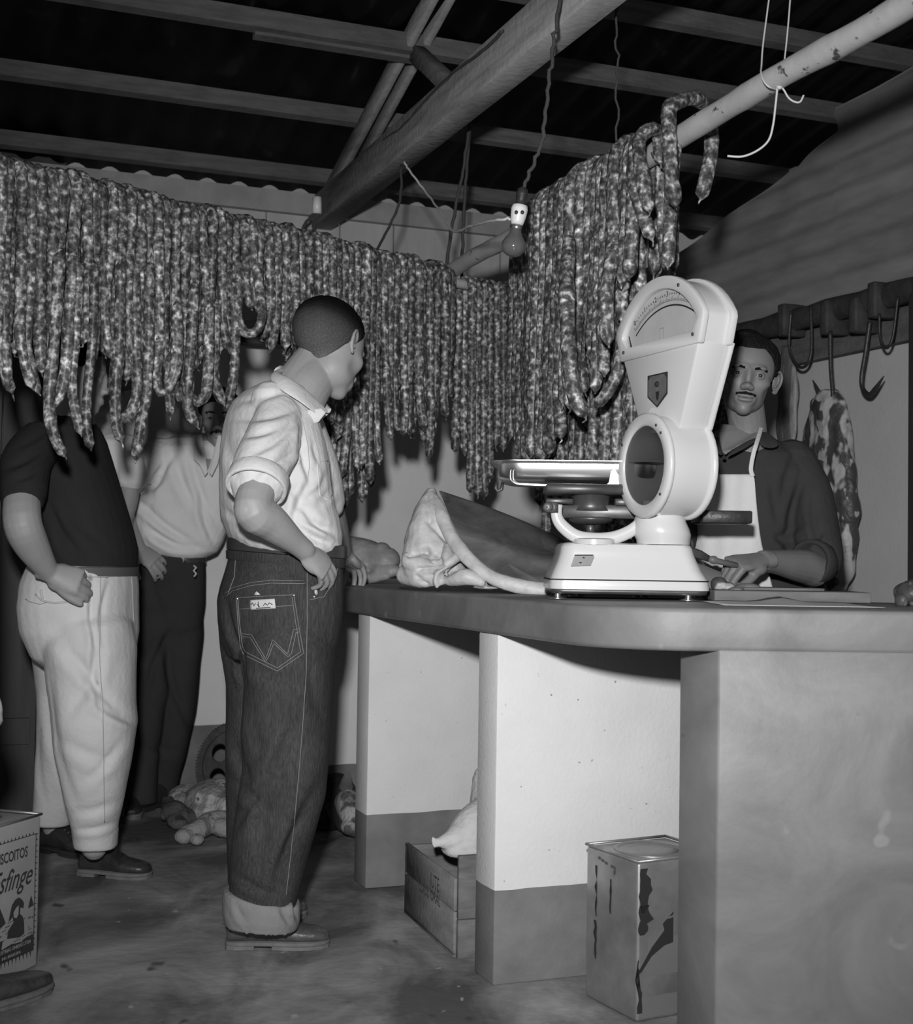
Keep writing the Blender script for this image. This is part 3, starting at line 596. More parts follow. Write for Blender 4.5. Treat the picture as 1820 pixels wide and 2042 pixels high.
# --- dial head and drum: plane through O, horizontal axis E, outward normal NN
E_ = nrm([.38, -.92, 0]); NN = nrm([-.92, -.38, 0]); O = A(.487, 3.33, 0)
def hp(a, z, d=0.0): return O+E_*a+ZZ*z-NN*d         # d = depth behind the face
def head_outline(inset=0.0):
    o = []
    o.append((-.178+inset*.9, 1.553+inset)); o.append((-.205+inset, 1.628))
    Rr = .243-inset; zc = 1.74-.243
    a0 = math.asin(min(.97, (.203-inset)/Rr)); o[-1] = (o[-1][0], zc+Rr*math.cos(a0)-.012)
    for t in np.linspace(-a0, a0, 17): o.append((Rr*math.sin(t), zc+Rr*math.cos(t)))
    o.append((.205-inset, o[1][1])); o.append((.185-inset*.9, 1.553+inset)); return o
oo = head_outline(0.0); oi = head_outline(.032)
TH = .085
def round_poly(poly, r=.012, it=2):
    p = [A(a, z) for a, z in poly]
    for _ in range(it):
        q = []
        for i in range(len(p)):
            a, c = p[i], p[(i+1) % len(p)]; q += [a*.75+c*.25, a*.25+c*.75] if np.linalg.norm(a-c) < .06 or True else [a, c]
        p = q
    return p
def frame_ring(po, pi_, d0, d1, mb):       # annular bezel between two outlines with equal counts
    n = len(po); V = [hp(a, z, d0) for a, z in po]+[hp(a, z, d0) for a, z in pi_]+[hp(a, z, d1) for a, z in po]+[hp(a, z, d1) for a, z in pi_]; Fc = []
    for i in range(n):
        k = (i+1) % n; Fc += [(i, k, n+k, n+i), (2*n+i, 3*n+i, 3*n+k, 2*n+k), (i, 2*n+i, 2*n+k, k), (n+i, n+k, 3*n+k, 3*n+i)]
    mb.add(V, Fc)
b = MB(); frame_ring(oo, oi, -.006, .012, b); emit('dial_bezel', bevel(b, .004, 2, 40), m_enam, scl, auto=40)
b = MB(); frame_ring(oo, oi, TH-.012, TH+.006, b); emit('dial_bezel', bevel(b, .004, 2, 40), m_enam, scl, auto=40)
# head shell between bezels (open top gap shows as a grey trough)
b = MB(); ins = [(a*.94, 1.553+(z-1.553)*.93+.004) for a, z in oo]; b.prism([hp(a, z, .010) for a, z in ins], -NN*(TH-.02)); emit('head_shell', b, m_enam, scl, auto=40)
# dial face
b = MB(); b.prism([hp(a, z, .0085) for a, z in [(x*.985, y) for x, y in oi]], -NN*.001); emit('dial_face', b, m_dial, scl, shade=False, label='printed paper dial')
zc = 1.42; AS = .025
def arc_strip(R0_, R1_, t0, t1, d, n=40):
    b = MB(); T = np.linspace(t0, t1, n); V = [hp(AS+R0_*math.sin(t), zc+R0_*math.cos(t), d) for t in T]+[hp(AS+R1_*math.sin(t), zc+R1_*math.cos(t), d) for t in T]
    b.add(V, [(i, i+1, n+i+1, n+i) for i in range(n-1)]); return b
emit('dial_arc', arc_strip(.2430, .2470, -.66, .66, .0078), m_ink, scl, shade=False)
emit('dial_arc', arc_strip(.2560, .2568, -.62, .62, .0078), m_ink, scl, shade=False)
b = MB()
for i in range(61):
    t = -.64+1.24*i/60; L = .010 if i % 5 == 0 else .005
    e = A(math.cos(t), -math.sin(t))*.0007; r0, r1 = .257, .257+L; p = [(r0*math.sin(t)-e[0], r0*math.cos(t)-e[1]), (r0*math.sin(t)+e[0], r0*math.cos(t)+e[1]), (r1*math.sin(t)+e[0], r1*math.cos(t)+e[1]), (r1*math.sin(t)-e[0], r1*math.cos(t)-e[1])]
    b.add([hp(AS+x, zc+y, .0077) for x, y in p], [(0, 1, 2, 3)])
emit('dial_ticks', b, m_ink, scl, shade=False)
def text_mesh(s, size, ext=.0002, shear=0.0, spx=1.0, bold=0.0):
    cu = bpy.data.curves.new('t', 'FONT'); cu.body = s; cu.size = size; cu.extrude = ext; cu.align_x = 'CENTER'; cu.align_y = 'CENTER'; cu.shear = shear; cu.resolution_u = 3; cu.offset = bold
    ob = bpy.data.objects.new('t', cu); COL.objects.link(ob); dg = bpy.context.evaluated_depsgraph_get(); me = bpy.data.meshes.new_from_object(ob.evaluated_get(dg))
    V = arrays(me)*A(spx, 1, 1); Fc = [tuple(p.vertices) for p in me.polygons]; bpy.data.objects.remove(ob); return V, Fc
def put_text(mb, s, size, c, ex, ey, **k):
    V, Fc = text_mesh(s, size, **k); ez = np.cross(ex, ey); mb.add(np.asarray(c)+np.outer(V[:, 0], ex)+np.outer(V[:, 1], ey)+np.outer(V[:, 2], ez), Fc); return mb
b = MB(); EX = -E_*-1
for i in range(7):
    t = -.60+i*.20; put_text(b, str(i), .019, hp(AS+.274*math.sin(t), zc+.274*math.cos(t), .007), E_*math.cos(t)-ZZ*math.sin(t), ZZ*math.cos(t)+E_*math.sin(t))
    for j in range(1, 5):
        tt = t+j*.040
        if tt < .6: put_text(b, str(j*2), .008, hp(AS+.273*math.sin(tt), zc+.273*math.cos(tt), .007), E_*math.cos(tt)-ZZ*math.sin(tt), ZZ*math.cos(tt)+E_*math.sin(tt))
emit('dial_numerals', b, m_ink, scl, shade=False)
b = MB()
for zz_ in (0, 1): b.prism([hp(-.011+.0*zz_, 1.585+.030*zz_-.001, .0076), hp(.011, 1.585+.030*zz_-.001, .0076), hp(.011, 1.585+.030*zz_, .0076), hp(-.011, 1.585+.030*zz_, .0076)], NN*.0002)
for aa in (-.009, .008): b.prism([hp(aa, 1.585, .0076), hp(aa+.001, 1.585, .0076), hp(aa+.001, 1.615, .0076), hp(aa, 1.615, .0076)], NN*.0002)
emit('dial_mark', b, M('faded_ink', .2), scl, shade=False)
b = MB(); b.tube([hp(-.138, 1.586, .002), hp(-.150, 1.615, .002)], [.0022, .0012], 6); emit('needle', b, m_ink, scl)
# screws on the bezel
for a, z in [(-.16, 1.575), (.165, 1.575), (-.187, 1.665), (.10, 1.702)]:
    b = MB(); b.tube([hp(a, z, -.007), hp(a, z, -.0095)], .0042, 12); emit('screw', b, m_steel, scl)
# --- tapering tower between head and drum
def tsec(z, hw, d0, d1): return [hp(-hw, z, d0), hp(-hw, z, d1), hp(hw, z, d1), hp(hw, z, d0)]
b = MB(); b.loft([tsec(1.36, .088, .006, .08), tsec(1.56, .178, .0, TH)]); emit('tower', bevel(b, .006, 2), m_enam, scl, auto=40)
b = MB(); b.loft([tsec(1.36, .097, .082, .094), tsec(1.56, .186, TH, TH+.012)]); emit('tower_back_plate', bevel(b, .004, 2), m_enam, scl, auto=40)
# badge, pentagon
def on_face(poly, d, th, nm, mat, ax=0): b = MB(); b.prism([hp(a, z, d) for a, z in poly], NN*th); return emit(nm, b, mat, scl, shade=False)
pent = [(-.045, 1.500), (.042, 1.500), (.042, 1.452), (-.002, 1.424), (-.045, 1.452)]
emit_b = on_face(pent, -.0005, .002, 'badge', m_badge)
on_face([(-.047, 1.5025), (.044, 1.5025), (.044, 1.499), (-.047, 1.499)], -.0006, .0024, 'badge_border', m_ink)
for q in ([(-.045, 1.452), (-.002, 1.424), (-.002, 1.4215), (-.047, 1.450)], [(.042, 1.452), (-.002, 1.424), (-.002, 1.4215), (.044, 1.450)], [(-.047, 1.500), (-.0445, 1.500), (-.0445, 1.452), (-.047, 1.452)], [(.042, 1.5), (.044, 1.5), (.044, 1.452), (.042, 1.452)], [(-.045, 1.498), (-.035, 1.498), (-.045, 1.489)], [(.042, 1.498), (.032, 1.498), (.042, 1.489)]): on_face(q, -.0006, .0024, 'badge_border', m_ink)
b = MB(); b.ell(hp(0, 1.477, -.0025), (.0075, .0075, .0075), n=12, m=6); b.prism([hp(-.0085, 1.459, -.002), hp(.0085, 1.459, -.002), hp(.006, 1.443, -.002), hp(0, 1.436, -.002), hp(-.006, 1.443, -.002)], NN*.001); emit('badge_emblem', b, m_ink, scl, shade=False)
b = MB(); b.prism([hp(-.022+.02*math.cos(t)*1.2, 1.405+.017*math.sin(t), -.0005) for t in np.linspace(0, 6.0, 14)], NN*.0006); emit('sticker_mark', b, M('faint_sticker', .66, .5), scl, shade=False)
# --- drum with window rings
ZD = 1.277
OD = A(*O); 
def dc(a, z, d): return hp(a+.0, z, d)
def annulus(r0, r1, d0, d1, mb, n=40, bulge=.004):
    rings = []
    for (r, d) in ((r0, d0+.003), (r0+.004, d0), (r1-.006, d0), (r1, d0+.005), (r1, d1-.003), (r1-.004, d1), (r0, d1)):
        rings.append([dc(r*math.cos(t), ZD+r*math.sin(t), d) for t in np.linspace(0, 2*math.pi, n, endpoint=False)])
    V = np.concatenate([np.array(q) for q in rings]); Fc = []; m = len(rings)
    for i in range(m):
        for j in range(n):
            k = (j+1) % n; Fc.append((i*n+j, i*n+k, ((i+1) % m)*n+k, ((i+1) % m)*n+j))
    mb.add(V, Fc)
DF, DB = -.042, .088
b = MB(); annulus(.096, .128, DF, DF+.016, b); emit('window_ring', b, m_enam, scl, auto=60)
b = MB(); annulus(.096, .130, DB-.012, DB+.004, b); emit('window_ring', b, m_enam, scl, auto=60)
def drum_ring(r, d, n=40): return np.array([dc(r*math.cos(t), ZD+r*math.sin(t), d) for t in np.linspace(0, 2*math.pi, n, endpoint=False)])
b = MB(); n = 40; R = [drum_ring(.118, DF+.01), drum_ring(.121, DF+.03), drum_ring(.122, .02), drum_ring(.122, DB-.01), drum_ring(.1, DB-.01), drum_ring(.1, DF+.01)]
V = np.concatenate(R); Fc = []
for i in range(6):
    for j in range(n): k = (j+1) % n; Fc.append((i*n+j, i*n+k, ((i+1) % 6)*n+k, ((i+1) % 6)*n+j))
b.add(V, Fc); emit('drum', b, m_enam, scl, auto=50)
for d in (DF+.006, DB-.004):
    b = MB(); b.loft([drum_ring(.099, d), drum_ring(.099, d+.002)]); emit('window_pane', b, m_pane, scl, shade=False)
for t in (40, 55, 150, 215, 320):
    b = MB(); r = .113; t = math.radians(t); b.tube([dc(r*math.cos(t), ZD+r*math.sin(t), DF-.001), dc(r*math.cos(t), ZD+r*math.sin(t), DF-.003)], .0035, 10); emit('screw', b, m_steel, scl)
# --- neck below the drum
nk = [(1033, 1266, 1364), (1042, 1262, 1368), (1055, 1261, 1374), (1066, 1262, 1377), (1076, 1268, 1375), (1086, 1270, 1374)]
b = MB(); rings = []
for py, xl, xr in [(1000, 1280, 1368)]+nk:
    y = 3.37; q0, q1 = P(xl, py, y), P(xr, py, y); c = (q0+q1)/2; h = (q1[0]-q0[0])/2; rings.append([c+A(h*math.cos(t), .062*math.sin(t)*h/.066, 0) for t in np.linspace(0, 2*math.pi, 28, endpoint=False)])
b.loft(rings); emit('neck', b, m_enam, scl, auto=60)
# --- yoke arm, pad
YA = 3.36
pp, rr = smooth([P(*q, YA) for q in [(1110, 1006), (1110, 1030), (1122, 1050), (1150, 1070), (1190, 1076), (1225, 1072), (1255, 1060), (1275, 1045)]], [.0095, .0095, .0105, .011, .0115, .011, .0105, .010], 5)
b = MB(); b.tube(pp, [(q, q*1.5) for q in rr], 14, up=(0, -1, 0)); emit('yoke_arm', b, m_enam, scl)
b = MB(); q = P(1184, 1079, YA); b.tube([q+ZZ*.007, q+ZZ*.004, q-ZZ*.009], [.044, .05, .051], 28); emit('yoke_pad', b, m_enam, scl, auto=40)
q = P(1102, 1012, YA); b = MB(); b.box(q, A(.012, 0, 0), A(0, .02, 0), A(0, 0, .013)); b.tube([q+A(-.012, -.021, 0), q+A(-.012, .021, 0)], .013, 14)
for dx in (-.016, -.004, .008): b.tube([q+A(dx, -.024, 0), q+A(dx, -.019, 0)], .003, 8)
emit('pivot_block', bevel(b, .002, 1), m_steel, scl, label='riveted steel pivot block')
# --- beam, hub, weight plate
yB = 3.40
def hb(x0, x1, y0, y1, Y, d, nm, mat, bev=.002, label=None):
    a = P(x0, y1, Y); c = P(x1, y0, Y); b = MB(); b.box((a+c)/2, A((c-a)[0]/2, 0, 0), A(0, d, 0), A(0, 0, (c-a)[2]/2)); return emit(nm, bevel(b, bev, 1), mat, scl, label=label)
hb(1118, 1380, 1010, 1033, 3.45, .022, 'beam', m_steel)
hb(1088, 1142, 995, 1004, 3.40, .012, 'link_bar', m_steel); hb(1225, 1262, 995, 1008, 3.42, .012, 'link_bar', m_steel)
q = P(1178, 1000, 3.46); b = MB(); b.tube([q+ZZ*.022, q-ZZ*.01, q-ZZ*.024], [.048, .045, .052], 26); emit('hub', b, m_steel, scl)
b = MB(); b.tube([q-ZZ*.040, q-ZZ*.048, q-ZZ*.058], [.055, .055, .035], 24); b.tube([q-ZZ*.05, q-ZZ*.088], .011, 12); emit('hub_cap', b, m_steel, scl)
hb(1085, 1240, 968, 986, 3.46, .06, 'pan_carrier', m_steel, .006)
hb(1388, 1486, 1021, 1044, 3.50, .085, 'weight_plate', m_iron, .003, 'dark steel weight plate'); hb(1340, 1400, 1022, 1030, 3.5, .012, 'plate_arm', m_steel)
# --- pan: rounded rectangular tray, open on top
pan = []; YP = 3.60; q = P(1152, 925, YP); zt = P(1152, 920, YP-.17)[2]; hxp = .222; cx = q[0]
lv = [(0, -.050, .180, .145, .06), (0, -.046, .196, .161, .065), (0, -.038, .205, .170, .065), (0, -.006, .2065, .1715, .065), (0, 0, .224, .186, .07), (0, .0015, .224, .186, .07), (0, -.004, .204, .169, .063), (0, -.042, .192, .157, .06), (0, -.046, .17, .14, .055)]
cq, sq = math.cos(math.radians(-4.2)), math.sin(math.radians(-4.2)); rot_ = lambda q: np.stack([cx+(q[:, 0]-cx)*cq-(q[:, 1]-YP)*sq, YP+(q[:, 0]-cx)*sq+(q[:, 1]-YP)*cq, q[:, 2]], 1)
b = MB(); rings = [rot_(rrect(cx, YP, a, d, r, zt+z, 9)) for _, z, a, d, r in lv]; b.loft(rings); emit('pan', b, m_chrome, scl, auto=60, label='polished rounded steel weighing pan')
def wire(pts, r=.0022):
    pp, rr = smooth([A(*q) for q in pts], r, 6); b = MB(); b.tube(pp, rr, 8); return b
yf = YP-.176; X0 = P(1018, 940, yf)[0]; zz0 = P(1018, 936, yf)[2]; zz1 = P(1018, 963, yf)[2]
for dx in (0, .007): emit('pan_wire', wire([(X0+dx, yf, zz0), (X0+dx, yf-.002, zz1+.010), (X0+.010+dx, yf, zz1), (X0+.03, yf, zz1-.004+dx*.3), (X0+.10, yf, zz1-.006+dx*.3)]), m_chrome, scl)
b = MB(); qx = P(1236, 950, yf); b.prism([P(*w, yf-.001) for w in [(1205, 970), (1214, 962), (1218, 940), (1226, 935), (1240, 936), (1240, 975), (1208, 975)]], A(0, .002, 0)); emit('pan_bracket', b, m_chrome, scl, shade=False)
b = MB(); b.tube([A(*w) for w in [tuple(P(990, 962, YP-.02)), tuple(P(988, 974, YP-.02)), tuple(P(992, 980, YP-.02)), tuple(P(1000, 976, YP-.02)), tuple(P(1002, 962, YP-.02))]], .0045, 8); emit('pan_lug', b, m_steel, scl)
# base badge
b = MB(); yb_ = Yf-.0; bd = [(1146, 1106), (1183, 1106), (1184, 1110), (1177, 1128), (1138, 1129)]
b.prism([P(a, c, Yf+.008-(c-1105)*.00012) for a, c in bd], A(0, -.004, 0)); emit('base_badge', b, m_badge, scl, shade=False)
b = MB(); b.prism([P(a, c, Yf+.0045-(c-1105)*.00012) for a, c in [(1160, 1113), (1167, 1113), (1163.5, 1110)]], A(0, -.0015, 0)); b.prism([P(a, c, Yf+.0045-(c-1105)*.00012) for a, c in [(1146, 1106), (1182, 1106), (1182, 1108), (1145, 1108)]], A(0, -.0015, 0)); b.prism([P(a, c, Yf+.0025) for a, c in [(1153, 1121), (1161, 1121), (1157, 1124)]], A(0, -.0015, 0)); emit('badge_emblem', b, m_ink, scl, shade=False)
# ================================================================ MEAT ON THE COUNTER
ZC = .9505
m_skin_d = M('dark_pork_skin', .10, .38, .45, lo=.055, hi=.17, scale=7, det=6, dist=.8, stretch=(1, 1, 1.6), bump=.25, bscale=25)
m_fat = M('pale_pork_fat', .56, .5, .4, lo=.42, hi=.64, scale=18, det=6, bump=.5, bscale=34)
m_pig = M('pig_skin', .30, .5, .4, lo=.2, hi=.36, scale=14, det=6, bump=.3, bscale=40)
hm = root('pork_side', 'large pork side on the counter, dark skin outside and pale folded fat', 'meat', A(.05, 4.0, ZC))
def folds0(V, N):
    px = 910+FPX*((V-CAM)@R_)/((V-CAM)@F_); py = 1021-FPX*((V-CAM)@U_)/((V-CAM)@F_); o = np.zeros(len(V)); vd = V-CAM; vd = vd/np.linalg.norm(vd, axis=1)[:, None]; fc = np.clip(-(N*vd).sum(1)*3, 0, 1)
    for x0, y0, x1, y1, dd, sg in [(855, 1040, 890, 1075, .010, 6), (815, 1105, 850, 1098, .012, 6), (850, 1098, 870, 1120, .012, 6), (835, 1135, 880, 1130, .012, 5), (830, 1150, 850, 1165, .008, 5), (850, 990, 858, 1035, .007, 6), (868, 1115, 876, 1118, .02, 6), (888, 1145, 905, 1135, .01, 5)]:
        L = math.hypot(x1-x0, y1-y0); t = np.clip(((px-x0)*(x1-x0)+(py-y0)*(y1-y0))/L**2, 0, 1); o -= dd*np.exp(-((px-x0-t*(x1-x0))**2+(py-y0-t*(y1-y0))**2)/sg**2)
    return V+N*(o*fc)[:, None]
RIM = [(868, 974), (880, 1000), (892, 1030), (908, 1062), (928, 1092), (955, 1120), (990, 1144), (1030, 1158), (1075, 1168), (1100, 1170)]
END = [(1150, 1088), (1152, 1096), (1153, 1104), (1153, 1112), (1152, 1120), (1150, 1128), (1148, 1136), (1146, 1144), (1143, 1152), (1140, 1160)]
def lay(V, z=ZC): V = V.copy(); V[:, 2] = np.maximum(V[:, 2], z); return V
rp_, _ = smooth([A(x, y, 0) for x, y in RIM], .01, 4); ep_, _ = smooth([A(x, y, 0) for x, y in END], .01, 4); nr = len(rp_); rg = []
for k in range(31):
    u = k/30; fr, bk = [], []
    for i in range(nr):
        v = i/(nr-1); x = rp_[i][0]*(1-u)+ep_[i][0]*u; y = rp_[i][1]*(1-u)+ep_[i][1]*u; y += -13*math.sin(math.pi*u)*(1-v)*.6
        Yf = 4.0-.26*v-.07*math.sin(math.pi*v)*(1-.5*u)+.06*u; q = P(x, y, Yf)
        fx = .014*math.sin(v*9.5+u*2.2+.6)*math.sin(math.pi*min(1, u*1.4+.05))+.006*math.sin(v*17-u*5); q = q+A(.25, 1, -.15)*fx; fr.append(q)
        bk.append(P(x, y, Yf+.02+.12*math.sin(math.pi*v)))
    rg.append(np.array(fr+bk[::-1][1:-1]))
b = MB(); b.loft([lay(r) for r in rg])
emit('skin', mod_eval(mesh_from(b.arr(), b.f), [('SUBSURF', dict(levels=1))]), m_skin_d, hm, label='dark glossy outer skin')
b = MB(); cl_ = [P(x-8, y+7, 3.985-.26*i/(nr-1)-.07*math.sin(math.pi*i/(nr-1))) for i, (x, y) in enumerate([(q[0], q[1]) for q in rp_])]; n_ = len(cl_)
rr = [.008+.013*min(1, i/4, (n_-1-i)/2+.3) for i in range(n_)]; b.tube(cl_, [(q*.8, q*1.0) for q in rr], 14, up=(0, -1, 0))
emit('fat_rim', fuse(b, .004, 2, lambda V, N: lay(V+N*(wob(V, 30, 6)*.0035+wob(V, 90, 7)*.0012)[:, None])), m_fat, hm, label='thick pale fat edge')
def folds0(V, N):
    px = 910+FPX*((V-CAM)@R_)/((V-CAM)@F_); py = 1021-FPX*((V-CAM)@U_)/((V-CAM)@F_); o = np.zeros(len(V)); vd = V-CAM; vd = vd/np.linalg.norm(vd, axis=1)[:, None]; fc = np.clip(-(N*vd).sum(1)*3, 0, 1)
    for x0, y0, x1, y1, dd, sg in [(855, 1040, 890, 1075, .010, 6), (815, 1105, 850, 1098, .012, 6), (850, 1098, 870, 1120, .012, 6), (835, 1135, 880, 1130, .012, 5), (830, 1150, 850, 1165, .008, 5), (850, 990, 858, 1035, .007, 6), (868, 1115, 876, 1118, .012, 6), (888, 1145, 905, 1135, .008, 5)]:
        L = math.hypot(x1-x0, y1-y0); t = np.clip(((px-x0)*(x1-x0)+(py-y0)*(y1-y0))/L**2, 0, 1); o -= dd*np.exp(-((px-x0-t*(x1-x0))**2+(py-y0-t*(y1-y0))**2)/sg**2)
    return V+N*(o*fc)[:, None]
b = MB(); e = lambda px, py, Y, rx, ry, rz, R=None: b.ell(P(px, py, Y), (rx, ry, rz), R)
def frow(py, xl, xr, Yf, Yb, n=20):
    a, c = P(xl, py, (Yf+Yb)/2), P(xr, py, (Yf+Yb)/2); m = (a+c)/2; hx = (c-a)[0]/2; hy = (Yb-Yf)/2
    return np.array([m+A(hx*math.copysign(abs(math.cos(t))**.8, math.cos(t)), hy*math.copysign(abs(math.sin(t))**.8, math.sin(t)), 0) for t in np.linspace(0, 2*math.pi, n, endpoint=False)])
b.loft([frow(975, 854, 866, 3.97, 4.03), frow(990, 842, 872, 3.93, 4.05), frow(1015, 828, 882, 3.90, 4.06), frow(1045, 815, 893, 3.87, 4.05), frow(1080, 805, 908, 3.85, 4.04), frow(1115, 800, 925, 3.83, 4.02), frow(1145, 800, 945, 3.81, 4.0), frow(1168, 812, 960, 3.81, 3.98)])
b.limb([P(805, 1148, 3.90), P(840, 1158, 3.84), P(880, 1160, 3.80)], [.028, .022, .016]); b.limb([P(818, 1120, 3.86), P(850, 1132, 3.83), P(885, 1130, 3.80)], [.028, .026, .02])
b.limb([P(*q) for q in [(896, 1085, 3.86), (890, 1110, 3.81), (884, 1130, 3.79)]], [.012, .015, .012])
b.limb([P(*q) for q in [(915, 1108, 3.82), (898, 1122, 3.79), (874, 1140, 3.79), (868, 1158, 3.79), (871, 1169, 3.79)]], [.016, .013, .011, .011, .010])
b.limb([P(*q) for q in [(896, 1158, 3.79), (930, 1152, 3.76), (960, 1162, 3.75)]], [.018, .024, .014]); b.limb([P(*q) for q in [(935, 1148, 3.80), (962, 1160, 3.78)]], [.018, .014]); e(975, 1172, 3.78, .05, .03, .007)
emit('folded_fat', fuse(b, .004, 3, lambda V, N: lay(folds0(V+N*(wob(V, 22, 8)*.006+wob(V, 70, 9)*.0026)[:, None], N))), m_fat, hm, label='pale folded belly fat')
# pig piece behind the hand: a small head-like cut with snout
pg = root('pig_head_cut', 'small pale pig piece with snout end beside the resting hand', 'meat', P(745, 1160, 4.9)*A(1, 1, 0)+A(0, 0, ZC))
b = MB(); b.limb([P(660, 1090, 5.1), P(690, 1105, 5.0), P(735, 1118, 4.95), P(770, 1118, 4.9)], [.05, .07, .075, .05], 16); b.ell(P(762, 1105, 4.92), (.035, .05, .045)); b.limb([P(760, 1140, 4.88), P(788, 1138, 4.86)], [.036, .022], 12)
b.limb([P(770, 1148, 4.85), P(730, 1155, 4.88)], [.018, .022]); b.ell(P(712, 1140, 4.86), (.03, .03, .035))
emit('pig_skin_piece', fuse(b, .006, 4, lambda V, N: lay(V+N*(wob(V, 30, 4)*.005)[:, None])), m_pig, pg)
# board, paper, knife bits, small cuts
m_cb = M('cutting_board', .16, .7, .3, lo=.11, hi=.20, scale=6, det=8, stretch=(1, 5, 5), bump=.2, bscale=40)
b = MB(); a, c = G(1424, 1207, ZC), G(1736, 1207, ZC); Yb = 3.36
x0 = P(1424, 1200, Yb)[0]; x1 = P(1737, 1200, Yb)[0]; b.box(A((x0+x1)/2, Yb+.09, ZC+.0135), A((x1-x0)/2, 0, 0), A(0, .09, 0), A(0, 0, .013))
emit('cutting_board', bevel(b, .003, 2), m_cb, label='thick wooden board lying on the near counter wing', cat='board')
b = MB(); x0 = P(1560, 1190, 3.42)[0]; b.box(A(x0, 3.46, ZC+.0305), A(.10, 0, 0), A(0, .06, 0), A(0, 0, .0035)); emit('wooden_paddle', bevel(b, .002, 1), m_cb, label='thin flat strip of wood on the board', cat='board')
m_paper = M('white_paper', .6, .7, .2, amt=.04)
nx, ny = 14, 7; V = []; Fc = []
pa, pb_ = P(1420, 1207, 3.16), P(1712, 1207, 3.22)
for j in range(ny):
    for i in range(nx):
        u, v = i/(nx-1), j/(ny-1); x = pa[0]+(pb_[0]-pa[0])*u; y = 3.02+.30*v-.10*u*(1-v)*0; V.append([x, y, ZC+.001+.022*math.exp(-((u-.53)/.13)**2)*max(0, v-.3)+.002*math.sin(u*9)*v])
for j in range(ny-1):
    for i in range(nx-1): q = j*nx+i; Fc.append((q, q+1, q+nx+1, q+nx))
me = mod_eval(mesh_from(V, Fc), [('SOLIDIFY', dict(thickness=.0006, offset=1))]); emit('paper_sheet', me, m_paper, label='crumpled white paper sheet in front of the cutting board', cat='paper')
def blob(name, els, mat, label, cat, vox=.004, amp=.004, fr=50, seed=1, base=None, sm=2, **kw):
    b = MB()
    for q in els: b.ell(q[0], q[1])
    return emit(name, fuse(b, vox, sm, lambda V, N: lay(V+N*(wob(V, fr, seed)*amp+wob(V, fr*2.6, seed+1)*amp*.5)[:, None], base if base is not None else -9)), mat, label=label, cat=cat, **kw)
m_scrap = marbled('meat_scrap', .06, .42, .53, (1, 1, 1))
blob('meat_scrap', [(P(1432, 1166, 3.48), (.022, .03, .022)), (P(1450, 1172, 3.47), (.02, .02, .014))], m_scrap, 'small dark scrap of meat beside the scale foot', 'meat', base=ZC+.027)
blob('meat_slice', [(P(1492, 1172, 3.47), (.035, .03, .012)), (P(1470, 1176, 3.46), (.03, .03, .007))], M('lean_slice', .17, .4, .4, amt=.3, scale=20), 'flat slice of meat on the board under the fist', 'meat', base=ZC+.027)
blob('hairy_meat_piece', [(P(1815, 1182, 3.25), (.042, .05, .032)), (P(1835, 1192, 3.25), (.05, .05, .03)), (P(1796, 1200, 3.22), (.016, .02, .020)), (P(1800, 1180, 3.24), (.02, .03, .026))], marbled('hairy_meat', .05, .30, .54, (2, 2, .6)), 'dark hairy lump of meat at the right end of the counter', 'meat', base=ZC, amp=.007)

# ================================================================ FLOOR THINGS
m_tin = M('tin_plate', .34, .38, .5, lo=.22, hi=.42, scale=7, det=6, metal=.55, spots=[(6, .68, .06), (13, .70, .10)])
m_tinlab = M('printed_tin', .36, .5, .4, lo=.31, hi=.40, scale=5); m_rust = M('rust_stain', .03, .8, .2)
def can(corner, e1, e2, w1, w2, h, name, label, m1, open_r=.085):
    t = root(name, label, 'can', corner); c = corner; b = MB(); up = ZZ
    pts = [c, c+e1*w1, c+e1*w1+e2*w2, c+e2*w2]; b.prism(pts, up*(h-.006)); emit('can_body', bevel(b, .008, 3), m1, t, auto=50)
    # folded top rim and recessed lid
    n = 4; b = MB(); th = .004
    for i in range(4):
        a, d = pts[i]+up*(h-.003), pts[(i+1) % 4]+up*(h-.003); b.tube([a, d], .0035, 8); b.ell(a, (.0036,)*3, n=8, m=6)
    emit('top_rim', b, m_chrome if False else m_tin, t)
    m = (pts[0]+pts[2])/2; b = MB()
    prof_ = [(open_r+.004, -.006), (open_r+.004, .001), (open_r, .003), (open_r-.005, .001), (open_r-.010, -.004), (open_r-.02, -.0045), (open_r-.024, -.002), (.03, -.001), (.001, -.001)]
    ang = np.linspace(0, 2*math.pi, 36, endpoint=False)
    b.loft([[m+up*(h-.004+z)+(e1*math.cos(q)+e2*math.sin(q))*r for q in ang] for r, z in prof_]); emit('press_lid', b, m_tin, t, auto=60, label='round pressed lid')
    return t
# right-hand can
cR = A(.425, 3.14, .001); e1 = nrm([-.47, .88, 0]); e2 = nrm([.88, .47, 0]); HR = .365
canR = can(cR, e1, e2, .212, .235, HR, 'tin_can', 'rusty square tin can with round lid under the counter wing', m_tin, .088)
nL = -e2; nR = -e1
def facepoly(org, ex, n_, poly, lift=.0006): return [org+ex*u+ZZ*z+n_*lift for u, z in poly]
rs = np.random.RandomState(3)
def ragged(x0, x1, z0, z1, n=9, j=.006): 
    L = [(x0+rs.randn()*j*.4, z) for z in np.linspace(z0, z1, n)]; Rr = [(x1+rs.randn()*j, z) for z in np.linspace(z1, z0, n)]; return L+Rr
for poly in (ragged(.006, .030, .245, .345), ragged(.004, .033, .195, .262), ragged(.003, .008, .02, .14)):
    b = MB(); b.prism(facepoly(cR, e2, nR, poly), nR*.0004); emit('rust_patch', b, m_rust, canR, shade=False)
